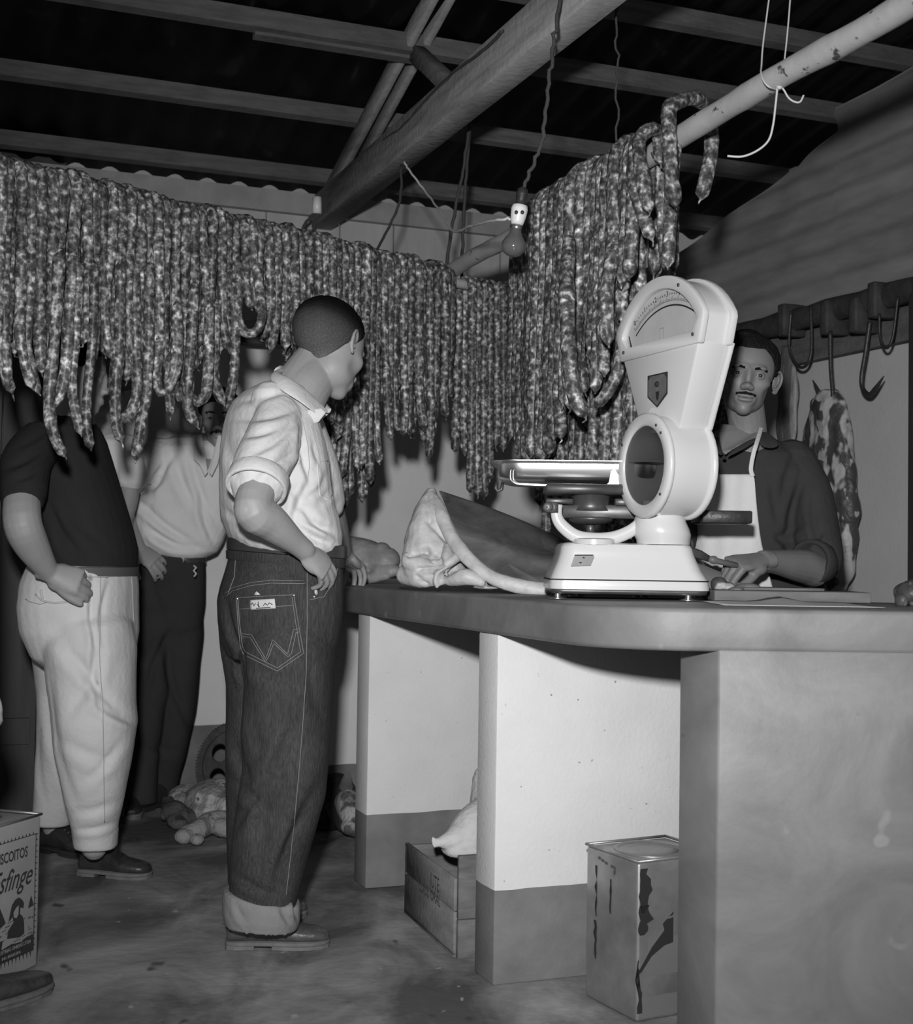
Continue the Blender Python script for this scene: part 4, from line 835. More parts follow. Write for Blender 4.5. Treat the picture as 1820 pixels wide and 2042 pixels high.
b = MB(); b.prism(facepoly(cR, e2, nR, [(.004, .115), (.04, .165), (.075, .20), (.07, .215), (.10, .24), (.10, .17), (.075, .165), (.04, .145), (.01, .11)]), nR*.0004); emit('rust_patch', b, m_rust, canR, shade=False)
for poly in (ragged(.165, .172, .10, .19, 7, .003), ragged(.164, .170, .20, .32, 8, .003), ragged(.105, .111, .22, .30, 7, .002)):
    b = MB(); b.prism(facepoly(cR, e1, nL, poly), nL*.0004); emit('rust_patch', b, m_rust, canR, shade=False)
b = MB()
for u, z in ((.15, .336), (.136, .333), (.122, .330), (.098, .327), (.088, .326)): b.prism(facepoly(cR, e1, nL, [(u, z), (u+.010, z+.001), (u+.010, z+.007), (u, z+.006)]), nL*.0004)
emit('stencil_mark', b, M('stencil', .08), canR, shade=False)
m_lg = M('label_grey', .16)
for pl in ([(.03, .185), (.22, .185), (.22, .10), (.03, .10)], [(.012, .055), (.22, .055), (.22, .008), (.012, .008)], [(.05, .30), (.22, .30), (.22, .335), (.05, .335)]): b = MB(); b.prism(facepoly(cR, e2, nR, pl, .0003), nR*.0002); emit('label_band', b, m_lg, canR, shade=False)
b = MB(); put_text(b, 'Ba', .06, cR+e2*.10+ZZ*.243+nR*.001, e2, ZZ, shear=.4, spx=.8); emit('label_text', b, M('label_ink', .14), canR, shade=False)
# left-hand printed can
cL = G(75, 1927, 0.0)+ZZ*.001; e1 = nrm([-.32, -.95, 0]); e2 = nrm([-.95, .32, 0]); HL = .384; nF = nrm([.95, -.32, 0])
canL = can(cL, e1, e2, .235, .235, HL, 'biscuit_tin', 'square printed biscuit tin at the left edge with a sphinx picture', m_tinlab, .07)
def fp(poly, lift=.0008): return [cL+e1*u+ZZ*z+nF*lift for u, z in poly]
m_line = M('print_ink', .045, .7, .2)
b = MB(); x0, x1, z0, z1 = .020, .215, .045, .336; w = .0016
for q in ([(x0, z0), (x1, z0), (x1, z0+w), (x0, z0+w)], [(x0, z1), (x1, z1), (x1, z1-w), (x0, z1-w)], [(x0, z0), (x0+w*1.6, z0), (x0+w*1.6, z1), (x0, z1)], [(x1, z0), (x1-w, z0), (x1-w, z1), (x1, z1)]): b.prism(fp(q), nF*.0003)
for z in np.arange(z0+.012, z1, .0145): b.prism(fp([(x0, z), (x0, z+.004), (x0-.007, z+.002)]), nF*.0003)
for x in np.arange(x0+.01, x1, .0145): b.prism(fp([(x, z1), (x+.006, z1), (x+.003, z1+.007)]), nF*.0003); b.prism(fp([(x, z0), (x+.006, z0), (x+.003, z0-.014)]), nF*.0003)
emit('label_frame', b, m_line, canL, shade=False)
tx = -e1
b = MB(); put_text(b, 'BISCOITOS', .036, cL+e1*.118+ZZ*.297+nF*.001, tx, ZZ, spx=.72, bold=.0006); emit('label_text', b, m_line, canL, shade=False)
b = MB(); put_text(b, 'Esfinge', .074, cL+e1*.118+ZZ*.238+nF*.001, tx, ZZ, shear=.5, spx=.78, bold=.0003); emit('label_text', b, m_line, canL, shade=False)
b = MB()
# sphinx silhouette: head-dress, shoulders and chest
b.prism(fp([(.128, .100), (.075, .092), (.060, .098), (.062, .125), (.068, .140), (.080, .150), (.078, .165), (.066, .160), (.064, .172), (.070, .180), (.078, .187), (.088, .191), (.100, .188), (.112, .178), (.118, .160), (.124, .140), (.108, .148), (.104, .135), (.125, .118)]), nF*.0003)
b.prism(fp([(.024, .158), (.047, .155), (.036, .185)]), nF*.0003); b.prism(fp([(.135, .140), (.190, .118), (.158, .180)]), nF*.0003)
b.prism(fp([(.150, .075), (.156, .075), (.160, .1), (.145, .1)]), nF*.0003)
rs = np.random.RandomState(5)
for i in range(46):
    u = rs.uniform(.026, .2); z = rs.uniform(.075, .14); L = rs.uniform(.006, .02)
    if u-L > .022: b.prism(fp([(u, z), (u-L, z+.002), (u-L, z+.0032), (u, z+.0014)]), nF*.0002)
for u, z in ((.045, .128), (.037, .128), (.044, .105), (.03, .127)): b.prism(fp([(u, z), (u-.004, z), (u-.002, z+.006)]), nF*.0002)
emit('label_picture', b, m_line, canL, shade=False)
b = MB(); b.prism(fp([(.086, .172), (.096, .168), (.106, .158), (.104, .146), (.094, .142), (.086, .150)], .0013), nF*.0002); emit('label_face', b, m_tinlab, canL, shade=False)
b = MB(); b.prism(fp([(.0205, .046), (.214, .046), (.214, .075), (.15, .078), (.11, .083), (.07, .078), (.05, .085), (.0205, .086)], .0007), nF*.0003); emit('label_band', b, m_line, canL, shade=False)
b = MB(); put_text(b, 'INDUSTRIAS UNIDAS LTDA', .0125, cL+e1*.105+ZZ*.071+nF*.0013, tx, ZZ, spx=.95); put_text(b, 'IND. BRASILEIRA', .010, cL+e1*.11+ZZ*.055+nF*.0013, tx, ZZ); emit('label_text', b, m_tinlab, canL, shade=False)
# crate
m_crate = M('crate_wood', .20, .8, .2, lo=.15, hi=.27, scale=7, det=8, stretch=(1, 1, 3), bump=.25, bscale=50, spots=[(20, .74, .05)])
m_crate2 = M('crate_wood_dark', .14, .8, .2, lo=.10, hi=.22, scale=7, det=8, stretch=(1, 1, 4), bump=.25, bscale=50)
cC = G(903, 1910, 0.0); eB = nrm(G(803, 1818, 0)-cC); eR = nrm([eB[1], -eB[0], 0]); LC = .47; WC = .30
cr = root('wooden_crate', 'small open wooden crate with a white sack, between the counter supports', 'crate', cC)
def bd(o, ex, lx, ez, lz, en, ln, nm, mat, **k):
    b = MB(); b.box(o+ex*lx/2+ez*lz/2+en*ln/2, ex*lx/2, ez*lz/2, en*ln/2); return emit(nm, bevel(b, .002, 1), mat, cr, **k)
bd(cC, eB, LC, ZZ, .118, eR, .012, 'side_board', m_crate); bd(cC+ZZ*.12, eB, LC, ZZ, .085, eR, .012, 'side_board', m_crate)
bd(cC+eR*WC, eB, LC, ZZ, .2, eR, .012, 'side_board', m_crate); bd(cC+eR*.008, eR, WC, ZZ, .1, eB*-1, .016, 'end_board', m_crate2); bd(cC+eR*.008+ZZ*.102, eR, WC, ZZ, .165, eB*-1, .016, 'end_board', m_crate2)
bd(cC+eB*(LC-.016), eR, WC, ZZ, .2, eB, .016, 'end_board', m_crate2); bd(cC+ZZ*.005, eB, LC, eR, WC, ZZ, .01, 'bottom_board', m_crate2)
b = MB(); put_text(b, 'MIX', .06, cC+eB*.20+ZZ*.150-eR*.001, -eB, ZZ, spx=.55) if False else None
for (t_, sz, u, z, sx) in (('JUTE', .055, .17, .155, .75), ('CLASS. ORAL', .042, .22, .115, .85)): put_text(b, t_, sz, cC+eB*u+ZZ*z-eR*.0008, -eB, ZZ, spx=sx)
emit('stencil_text', b, M('crate_ink', .07, .9), cr, shade=False)
m_sack = M('white_sack', .58, .85, .2, amt=.1, scale=12, bump=.5, bscale=60)
b = MB(); cs = cC+eB*.20+eR*.22
Yk = cs[1]
b.limb([P(862, 1680, Yk-.09), P(876, 1680, Yk-.08), P(905, 1674, Yk-.05), P(945, 1658, Yk-.01), P(990, 1640, Yk+.03)], [.007, .016, .038, .066, .085], 18)
b.ell(P(863, 1674, Yk-.09), (.010, .010, .012)); b.ell(P(866, 1688, Yk-.09), (.009, .010, .008)); b.ell(P(925, 1692, Yk-.03), (.07, .06, .028))
b.limb([P(1000, 1640, Yk+.06), P(985, 1600, Yk+.10), P(975, 1555, Yk+.12)], [.08, .075, .05], 16)
emit('flour_sack', fuse(b, .006, 3, lambda V, N: V+N*(wob(V, 22, 3)*.010+wob(V, 60, 4)*.004)[:, None]), m_sack, label='white sack slumped over the wooden crate', cat='sack')
# gear wheel leaning at the back
gy = 5.62; gc = P(440, 1530, gy); Rg = .172
gn = nrm([-.25, -.95, .16]); gx = nrm(np.cross(gn, ZZ)); gz = np.cross(gx, gn); gz = gz if gz[2] > 0 else -gz
gc = gc*A(1, 1, 0)+A(.075, 0, Rg+.012)
m_cast = M('cast_iron', .055, .6, .4, amt=.35, scale=15, bump=.3, bscale=60)
gr = root('gear_wheel', 'cast iron gear wheel with round holes leaning on the back wall', 'gear', gc*A(1, 1, 0))
n = 88; rim_o = []; b = MB()
for i in range(n*2):
    t = math.pi*i/n; r = Rg+(.012 if i % 2 == 0 else 0); rim_o.append((r*math.cos(t), r*math.sin(t)))
ri = [(.150*math.cos(math.pi*i/n), .150*math.sin(math.pi*i/n)) for i in range(2*n)]
def g3(x, y, d=0): return gc+gx*x+gz*y+gn*d
N2 = 2*n; V = [g3(x, y, .03) for x, y in rim_o]+[g3(x, y, .03) for x, y in ri]+[g3(x, y, -.03) for x, y in rim_o]+[g3(x, y, -.03) for x, y in ri]; Fc = []
for i in range(N2):
    k = (i+1) % N2; Fc += [(i, k, N2+k, N2+i), (2*N2+i, 3*N2+i, 3*N2+k, 2*N2+k), (i, 2*N2+i, 2*N2+k, k), (N2+i, N2+k, 3*N2+k, 3*N2+i)]
b.add(V, Fc); emit('toothed_rim', b, m_cast, gr, shade=False)
# web with six holes
b = MB(); V = []; Fc = []; holes = [(0.098*math.cos(a), .098*math.sin(a)) for a in np.radians([30, 90, 150, 210, 270, 330])]
G_ = 90; xs = np.linspace(-.155, .155, G_); idx = {}
def okp(x, y): return x*x+y*y < .152**2 and all((x-hx)**2+(y-hy)**2 > .036**2 for hx, hy in holes)
for i in range(G_-1):
    for j in range(G_-1):
        xm, ym = (xs[i]+xs[i+1])/2, (xs[j]+xs[j+1])/2
        if okp(xm, ym):
            f = []
            for (p, q) in ((i, j), (i+1, j), (i+1, j+1), (i, j+1)):
                if (p, q) not in idx:
                    x, y = xs[p], xs[q]
                    for hx, hy in holes:
                        d = math.hypot(x-hx, y-hy)
                        if d < .0385: x, y = hx+(x-hx)/d*.037, hy+(y-hy)/d*.037
                    idx[(p, q)] = len(V); V.append(g3(x, y, .006))
                f.append(idx[(p, q)])
            Fc.append(tuple(f))
me = mod_eval(mesh_from(V, Fc), [('SOLIDIFY', dict(thickness=.014, offset=-1))]); emit('web', me, m_cast, gr, shade=False)
for i, (hx, hy) in enumerate(holes):
    b = MB(); ang = np.linspace(0, 2*math.pi, 20, endpoint=False); b.loft([[g3(hx+r*math.cos(a), hy+r*math.sin(a), d) for a in ang] for r, d in ((.036, .004), (.036, .012), (.042, .012), (.043, .004))], cap=False, closed=True); emit('hole_lip', b, m_cast, gr)
b = MB(); b.tube([g3(0, 0, -.04), g3(0, 0, .035)], .032, 20); emit('hub', b, m_cast, gr, auto=40)
# hide heap with cloven hoof, calf head with ear
def furmat(name, lo, hi, patch): return M(name, .2, .9, .1, lo=lo, hi=hi, scale=7, det=5, spots=[(9, .50, patch), (21, .62, lo)], bump=.9, bscale=90, bstretch=(1, 1, .4), dist=.5)
hf = root('hide_heap', 'heap of mottled animal hide with a cloven foot on the floor', 'hide', G(400, 1650))
b = MB(); e = lambda px, py, Y, rx, ry, rz: b.ell(P(px, py, Y), (rx, ry, rz))
e(385, 1590, 5.5, .10, .12, .05); e(430, 1600, 5.45, .13, .15, .09); e(470, 1615, 5.4, .13, .15, .09); e(415, 1620, 5.35, .09, .08, .05); e(520, 1620, 5.4, .13, .14, .09)
hidev = fuse(b, .009, 3, lambda V, N: lay(V+N*(wob(V, 24, 2)*.014)[:, None], .002)); emit('hide', hidev, furmat('mottled_fur', .14, .42, .5), hf)
b = MB(); e(345, 1615, 5.32, .045, .06, .035); e(365, 1630, 5.3, .06, .05, .035); e(352, 1640, 5.22, .04, .04, .03); b.limb([P(335, 1600, 5.4), P(330, 1625, 5.3)], [.03, .02])
emit('dark_fringe', fuse(b, .007, 2, lambda V, N: lay(V+N*(wob(V, 60, 3)*.012)[:, None], .002)), furmat('dark_fur', .05, .16, .09), hf, label='dark matted fringe')
b = MB(); b.limb([P(450, 1640, 5.1), P(420, 1640, 5.08), P(395, 1655, 5.02), P(372, 1664, 5.0)], [.045, .042, .036, .034]); b.ell(P(366, 1668, 4.97), (.034, .03, .028)); b.ell(P(393, 1674, 4.93), (.026, .026, .022)); b.limb([P(440, 1650, 5.05), P(490, 1660, 5.05)], [.035, .03])
emit('cloven_foot', fuse(b, .006, 3, lambda V, N: lay(V, .003)), furmat('leg_fur', .18, .38, .3), hf, label='folded leg ending in a cloven foot')
ch = root('calf_head', 'dark and white calf head with upright ear on the floor by the support', 'animal head', G(690, 1655))
b = MB(); b.ell(P(668, 1600, 5.3), (.09, .12, .11)); b.ell(P(640, 1610, 5.35), (.14, .14, .10)); b.ell(P(690, 1620, 5.22), (.06, .07, .08)); b.ell(P(652, 1570, 5.4), (.07, .08, .06))
emit('head', fuse(b, .007, 3, lambda V, N: lay(V+N*(wob(V, 45, 5)*.010)[:, None], .002)), furmat('black_fur', .025, .09, .05), ch)
b = MB(); b.limb([P(692, 1600, 5.18), P(702, 1625, 5.12), P(712, 1650, 5.08)], [.05, .045, .035]); b.ell(P(705, 1648, 5.08), (.05, .05, .03))
emit('muzzle', fuse(b, .006, 3, lambda V, N: lay(V+N*(wob(V, 50, 6)*.006)[:, None], .002)), furmat('white_fur', .25, .5, .12), ch, label='white muzzle')
b = MB(); pp, rr = smooth([P(690, 1605, 5.22), P(686, 1590, 5.22), P(690, 1566, 5.22), P(692, 1546, 5.22), P(689, 1538, 5.22)], [.012, .026, .026, .014, .003], 4); b.tube(pp, [(q*.25, q) for q in rr], 14, up=(0, -1, 0)); emit('ear', b, furmat('ear_fur', .08, .2, .12), ch)
# ================================================================ PEOPLE
def skinmat(name, g): return M(name, g, .5, .4, amt=.07, scale=14, det=5, bump=.06, bscale=220)
def cloth(name, g, b=.25, amt=.06, rough=.9, bs=70): return M(name, g, rough, .15, amt=amt, scale=9, det=6, bump=b, bscale=bs)
def pixels(V):
    d = V-CAM; w = d@F_; return W0/2+FPX*(d@R_)/w, H0/2-FPX*(d@U_)/w
def folds(V, N, L):          # each fold: pixel polyline end points, depth (m, + = valley), width (px)
    px, py = pixels(V); vd = V-CAM; vd = vd/np.linalg.norm(vd, axis=1)[:, None]; face = np.clip(-(N*vd).sum(1)*3, 0, 1)
    out = np.zeros(len(V))
    for (x0, y0, x1, y1, dp, sg) in L:
        LL = math.hypot(x1-x0, y1-y0); t = np.clip(((px-x0)*(x1-x0)+(py-y0)*(y1-y0))/LL**2, 0, 1)
        cx = x0+t*(x1-x0); cy = y0+t*(y1-y0); bow = .06*LL*np.sin(np.pi*t); nxp, nyp = -(y1-y0)/LL, (x1-x0)/LL
        d = (px-cx)*nxp+(py-cy)*nyp; e = np.hypot(px-cx-nxp*d, py-cy-nyp*d); s_ = d-bow
        prof = np.exp(-s_**2/sg**2)-.75*np.exp(-(s_-sg*1.7)**2/(1.3*sg)**2)
        out -= dp*prof*np.exp(-e**2/(sg*2)**2)*np.sin(np.pi*np.clip(t*.9+.05, 0, 1))**.6
    return V+N*(out*face)[:, None]
def eld(c, a, b_, th, n=28, k=2.3):      # superellipse ring: a along right vector, b_ along facing vector, facing angle th from +Y towards +X
    r = A(math.cos(th), -math.sin(th), 0); f = A(math.sin(th), math.cos(th), 0); o = []
    for i in range(n):
        t = 2*math.pi*i/n; ct, st = math.cos(t), math.sin(t); o.append(c+r*a*math.copysign(abs(ct)**(2/k), ct)+f*b_*math.copysign(abs(st)**(2/k), st))
    return np.array(o)
def rows(mb, R, th, ratio=.62, k=2.3):   # R rows: (py, xl, xr, Y[, ratio])
    rg = []
    for q in R:
        py, xl, xr, Y = q[:4]; rt = q[4] if len(q) > 4 else ratio; a0, c0 = P(xl, py, Y), P(xr, py, Y); c = (a0+c0)/2; hx = (c0-a0)[0]/2
        e = math.hypot(math.cos(th), rt*math.sin(th)); rg.append(eld(c, hx/e, hx*rt/e, th, k=k))
    mb.loft(rg); return mb
def HR_(f, up=ZZ, roll=0.0):             # head frame from a facing vector
    y = nrm(f); x = nrm(np.cross(y, up)); z = np.cross(x, y)
    if roll: x, z = x*math.cos(roll)+z*math.sin(roll), z*math.cos(roll)-x*math.sin(roll)
    return np.stack([x, y, z], 1)
def sd_ell(p, c, r):
    q = (p-np.array(c))/np.array(r); k0 = np.linalg.norm(q, axis=1); k1 = np.linalg.norm(q/np.array(r), axis=1)+1e-9; return k0*(k0-1)/k1
def smin(a, b_, k): h = np.clip(.5+.5*(b_-a)/k, 0, 1); return b_*(1-h)+a*h-k*h*(1-h)
def head_sdf(p, fat=1.0, lids=True, jaw=1.0):
    q = p*A(1, 1, 1); q[:, 0] = np.abs(q[:, 0])
    d = sd_ell(q, (0, -.014, .038), (.0745*fat, .097, .080))
    d = smin(d, sd_ell(q, (0, .026, .004), (.061*fat, .060, .086)), .02)
    d = smin(d, sd_ell(q, (0, .024, -.056), (.051*fat*jaw, .055, .050)), .025)
    d = smin(d, sd_ell(q, (0, .062, -.096), (.019, .020, .015)), .022)
    d = smin(d, sd_ell(q, (.040*fat, .056, -.022), (.020, .020, .018)), .020)
    d = smin(d, sd_ell(q, (.024, .080, .021), (.022, .008, .006)), .012)
    d = smin(d, sd_ell(q, (0, .076, -.066), (.028, .014, .018)), .016)
    d = -smin(-d, sd_ell(q, (.062*fat, .058, -.052), (.012, .030, .022)), .018)      # hollow cheek
    d = -smin(-d, sd_ell(q, (.0315, .099, .001), (.0165, .0135, .0095)), .012)        # eye socket
    d = -smin(-d, sd_ell(q, (0, .100, -.084), (.025, .010, .0045)), .012)
    d = smin(d, sd_ell(q, (0, .0865, -.008), (.0090, .012, .026)), .014)
    d = smin(d, sd_ell(q, (0, .1025, -.033), (.0100, .0100, .0085)), .012)
    d = smin(d, sd_ell(q, (.0115, .0945, -.0365), (.0075, .0085, .0066)), .011)
    d = smin(d, sd_ell(q, (0, .0900, -.0600), (.0235, .0055, .0042)), .004)
    d = smin(d, sd_ell(q, (0, .0890, -.0712), (.0190, .0065, .0052)), .004)
    if lids:
        e = A(.0315, .0735, .0005); s0 = np.linalg.norm(q-e, axis=1)-.0134; dx = (q[:, 0]-e[0])/.0150
        op = np.abs(q[:, 2]-e[2]-.0004)-.0042*np.clip(1-dx*dx, 0, 1); op = np.where(q[:, 1] > e[1], op, 1)
        d = smin(d, np.maximum(s0, -op*.8), .0025); inside = np.maximum(np.linalg.norm(q-e, axis=1)-.0150, op*.8); d = np.maximum(d, -inside)
    return d
def star_head(fine=True, **k):
    na, ne = (300, 230) if fine else (110, 84); a = np.linspace(-math.pi, math.pi, na, endpoint=False); az = math.pi/2+a-.62*np.sin(a); el = np.linspace(-1, 1, ne+2)[1:-1]; el = (el-.10*np.sin(el*math.pi))*math.pi/2
    AZ, EL = np.meshgrid(az, el); D = np.stack([np.cos(EL)*np.cos(AZ), np.cos(EL)*np.sin(AZ), np.sin(EL)], 2).reshape(-1, 3); D = np.concatenate([D, [[0, 0, -1.0], [0, 0, 1.0]]])
    o = A(0, .0, -.005); t = np.full(len(D), .155)
    for _ in range(60): t = np.maximum(t-head_sdf(o+D*t[:, None], **k)*.75, .01)
    V = o+D*t[:, None]; Fc = []; n = na
    for i in range(ne-1):
        for j in range(n): kk = (j+1) % n; Fc.append((i*n+j, i*n+kk, (i+1)*n+kk, (i+1)*n+j))
    B, Tt = len(V)-2, len(V)-1
    for j in range(n): kk = (j+1) % n; Fc.append((B, kk, j)); Fc.append((Tt, (ne-1)*n+j, (ne-1)*n+kk))
    return V, Fc
def cap_hair(c, R, s, line, thick=.0035, vol=None, seed=1, rec=0.0, **k):
    V, Fc = star_head(True, lids=False, **k); q = V.copy(); r = np.linalg.norm(q-A(0, 0, -.005), axis=1)[:, None]; n = (q-A(0, 0, -.005))/r
    h = q[:, 2]-np.interp(q[:, 1], [a for a, _ in line], [b_ for _, b_ in line])-rec*np.exp(-((np.abs(q[:, 0])-.036)/.014)**2)*(q[:, 1] > .04)+.0025*wob(q, 90, seed); off = np.clip(h/.010, -1, 1)*thick
    if vol is not None: off = off+vol(q, h)
    return c+((q+n*off[:, None])*s)@R.T, Fc, q, h
def ear(mb, T, sx, phi, s, fat=1.0, n=10):
    ph = math.radians(phi); e = A(sx*math.sin(ph), -math.cos(ph), 0); nn = A(sx*math.cos(ph), math.sin(ph), 0); h = A(sx*.0715*fat, .010, -.004)
    W = lambda u, v, w=0: T(*(h+e*u+A(0, .10*v, v)+nn*w))
    rimp = [(.000, .008), (.003, .022), (.014, .031), (.025, .028), (.031, .014), (.029, -.002), (.021, -.016), (.012, -.028), (.003, -.026)]
    pp, rr = smooth([W(u, v, .001) for u, v in rimp], [x*s for x in (.0030, .0034, .0038, .0040, .0040, .0036, .0036, .0052, .0040)], 4); mb.tube(pp, rr, n)
    c = W(.0155, .001, -.003); ex = nrm(W(1, 0)-W(0, 0)); ez = nrm(W(0, 1)-W(0, 0)); R3 = np.stack([ex, np.cross(ez, ex), ez], 1); mb.ell(c, (.0165*s, .0034*s, .0285*s), R3, n=20, m=12)
    pp, rr = smooth([W(.004, -.012, .002), W(.012, -.008, .001), (W(.020, .004, .0005)), W(.019, .018, .0)], [x*s for x in (.0045, .003, .003, .0025)], 4); mb.tube(pp, rr, 8)
def head(mb, c, R, s=1.0, ears=1.0, fat=1.0, fine=False, lids=True, **k):
    T = lambda x, y, z: c+R@(A(x, y, z)*s)
    V, Fc = star_head(fine, fat=fat, lids=lids, **k); mb.add(c+(V*s)@R.T, Fc)
    if ears:
        for sx in (-1, 1): ear(mb, T, sx, 26*ears, s, fat)
def face_disp(c, R, s=1.0, extra=None):
    return lambda V, N: extra(V, N) if extra else V
def with_head(me, hb):      # joins a finely modelled head to the fused body so skin stays one mesh
    V = arrays(me); Fc = [tuple(p.vertices) for p in me.polygons]; n = len(V); W = hb.arr()
    return mesh_from(np.concatenate([V, W]), Fc+[tuple(i+n for i in f) for f in hb.f])
def eyes(par, c, R, s=1.0, look=(0, 1, 0), dark=.03):
    T = lambda x, y, z: c+R@(A(x, y, z)*s)
    for sx in (-1, 1):
        b = MB(); ce = T(sx*.0315, .0735, .0008); b.ell(ce, (.0124*s,)*3, n=24, m=16); emit('eyeball', b, m_eye, par); g = nrm(R@A(*look))
        b = MB(); q = ce+g*.0098*s; b.ell(q, tuple(A(.0062, .0034, .0062)*s), R, n=18, m=10); emit('iris', b, m_iris, par)
def strandband(par, pts, w, h, mat, nm, c, R, s, seed=0, n=70, ln=.008, droop=(0, .2, -1)):
    # short hairs along a curve (brow, moustache) as thin wedges in one mesh
    rs = np.random.RandomState(seed); b = MB(); pts = [np.array(p) for p in pts]
    for i in range(n):
        t = rs.rand()*(len(pts)-1); j = min(int(t), len(pts)-2); p = pts[j]*(1-(t-j))+pts[j+1]*(t-j); p = p+A(0, 0, rs.uniform(-h, h)); q = p+A(*droop)*ln*rs.uniform(.6, 1)+A(p[0]*.25, 0, 0)*ln*10*.3
        b.tube([c+R@(p*s), c+R@(q*s)], [.0011*s, .0004*s], 4, cap=False)
    bb, _ = smooth([c+R@((p+A(0, -.002, 0))*s) for p in pts], .002, 3); b.tube(bb, [.0005*s]+[.0015*s]*(len(bb)-2)+[.0005*s], 6); o = emit(nm, b, mat, par); o['kind'] = 'stuff'; return o
def hand(mb, w, d, pn, side, curls=(25, 35, 25), thumb=(.75, .6, -.15), s=1.0, spread=.0, each=None):
    # w wrist, d towards knuckles, pn = where the palm faces, side +1/-1 = thumb on +x/-x of frame
    y = nrm(d); z = -nrm(pn-y*(np.asarray(pn)@y)); x = np.cross(y, z); Q = np.stack([x, y, z], 1); T = lambda a, b_, c_: w+Q@(A(a*side, b_, c_)*s)
    mb.tube([T(0, -.03, 0), T(0, 0, 0), T(.002, .03, 0), T(.001, .065, .001), T(0, .090, .001)], [(.021*s, .028*s), (.019*s, .027*s), (.0175*s, .034*s), (.015*s, .040*s), (.0115*s, .038*s)], 16, up=z)
    mb.ell(T(.024, .032, -.010), (.019*s, .028*s, .016*s), Q); mb.ell(T(-.024, .04, -.008), (.014*s, .034*s, .013*s), Q)
    F4 = [(.0290, .092, (.042, .026, .021), .0092), (.0100, .097, (.047, .030, .022), .0094), (-.0100, .093, (.043, .028, .021), .0089), (-.0285, .084, (.034, .021, .018), .0079)]
    for i, (bx, by, Ls, r) in enumerate(F4):
        cu = curls if each is None else each[i]; sp = spread*(1.5-i)+0.0; p = A(bx, by-.012, 0); pts = [p-A(0, .018, 0), p]; a = 0
        for L, c_ in zip(Ls, cu): a += math.radians(c_); p = p+A(math.sin(sp)*math.cos(a)*L, math.cos(sp)*math.cos(a)*L, -math.sin(a)*L)*1.02; pts.append(p)
        pp = [T(*q) for q in pts]; rr = [r*.95*s, r*1.08*s, r*1.0*s, r*.93*s, r*.78*s]; pp2, rr2 = smooth(pp, rr, 3); mb.tube(pp2, rr2, 10); mb.ell(pp2[-1], (rr2[-1],)*3, n=10, m=6); mb.ell(pp[1], (r*1.1*s,)*3, n=10, m=6)
    t = nrm(thumb); p0 = A(.018, .018, -.006); p1 = p0+t*.040; t2 = nrm(t+A(-.12, .35, -.1)); p2 = p1+t2*.032; t3 = nrm(t2+A(-.15, .35, -.12)); p3 = p2+t3*.026
    pp2, rr2 = smooth([T(*q) for q in (p0, p1, p2, p3)], [.0145*s, .0118*s, .0108*s, .0088*s], 4); mb.tube(pp2, rr2, 12); mb.ell(pp2[-1], (rr2[-1],)*3, n=10, m=6)
def shoe(par, heel, toe, m_leather, m_sole, w=.049, hgt=.085, nm='shoe', label=None, z0=.001):
    heel = np.array(heel)*A(1, 1, 0); toe = np.array(toe)*A(1, 1, 0); f = nrm(toe-heel); r = A(f[1], -f[0], 0); L = np.linalg.norm(toe-heel)
    wp_ = [(0, .30), (.02, .62), (.10, .78), (.28, .76), (.45, .84), (.66, 1.0), (.82, .96), (.93, .74), (.985, .42), (1, .2)]
    def out(z, g=0): return [heel+f*(t*L)+r*(w*k+g)+ZZ*z for t, k in wp_]+[heel+f*(t*L)-r*(w*k+g)+ZZ*z for t, k in wp_[::-1]]
    b = MB(); V = []; b.loft([np.array(out(z0+.010+(0), .003)), np.array(out(z0+.020, .003))]); emit('sole', bevel(b, .002, 1), m_sole, par)
    b = MB(); hp_ = [p for p in wp_ if p[0] <= .28]; pl = [heel+f*(t*L)+r*(w*k+.002) for t, k in hp_]+[heel+f*(t*L)-r*(w*k+.002) for t, k in hp_[::-1]]; b.prism([p+ZZ*z0 for p in pl], ZZ*.013)
    fp_ = [p for p in wp_ if p[0] >= .40]; pl = [heel+f*(t*L)+r*(w*k)+ZZ*z0 for t, k in fp_]+[heel+f*(t*L)-r*(w*k)+ZZ*z0 for t, k in fp_[::-1]]; b.prism(pl, ZZ*.012); emit('heel', b, m_sole, par, shade=False)
    b = MB(); rg = []
    for t, k, h0, h1 in [(.015, .55, .02, .050), (.06, .70, .02, .075), (.16, .76, .02, hgt), (.28, .76, .02, hgt), (.38, .78, .02, hgt*.92), (.50, .86, .02, hgt*.76), (.62, .96, .02, .056), (.75, .98, .02, .049), (.87, .88, .02, .045), (.95, .66, .02, .039), (.992, .34, .02, .032)]:
        c = heel+f*(t*L); hz = (h1-h0+.012)/2; zc_ = z0+h0-.006+hz; rg.append([c+r*w*k*.98*math.copysign(abs(math.cos(a))**.8, math.cos(a))+ZZ*(zc_+hz*math.copysign(abs(math.sin(a))**.85, math.sin(a))) for a in np.linspace(0, 2*math.pi, 20, endpoint=False)])
    b.loft(rg); up = emit(nm+'_upper' if False else 'upper', fuse(b, .004, 2), m_leather, par, label=label)
    b = MB()
    for t in (.40, .46, .52, .58):
        c = heel+f*(t*L); hh = np.interp(t, [.38, .5, .62], [hgt*.92, hgt*.76, .056])+z0+.007; b.tube([c+r*.020-ZZ*(-hh+.006), c+ZZ*(hh+.002), c-r*.020+ZZ*(hh-.006)], .0022, 6)
    o = emit('laces', b, m_leather, par); o['kind'] = 'stuff'
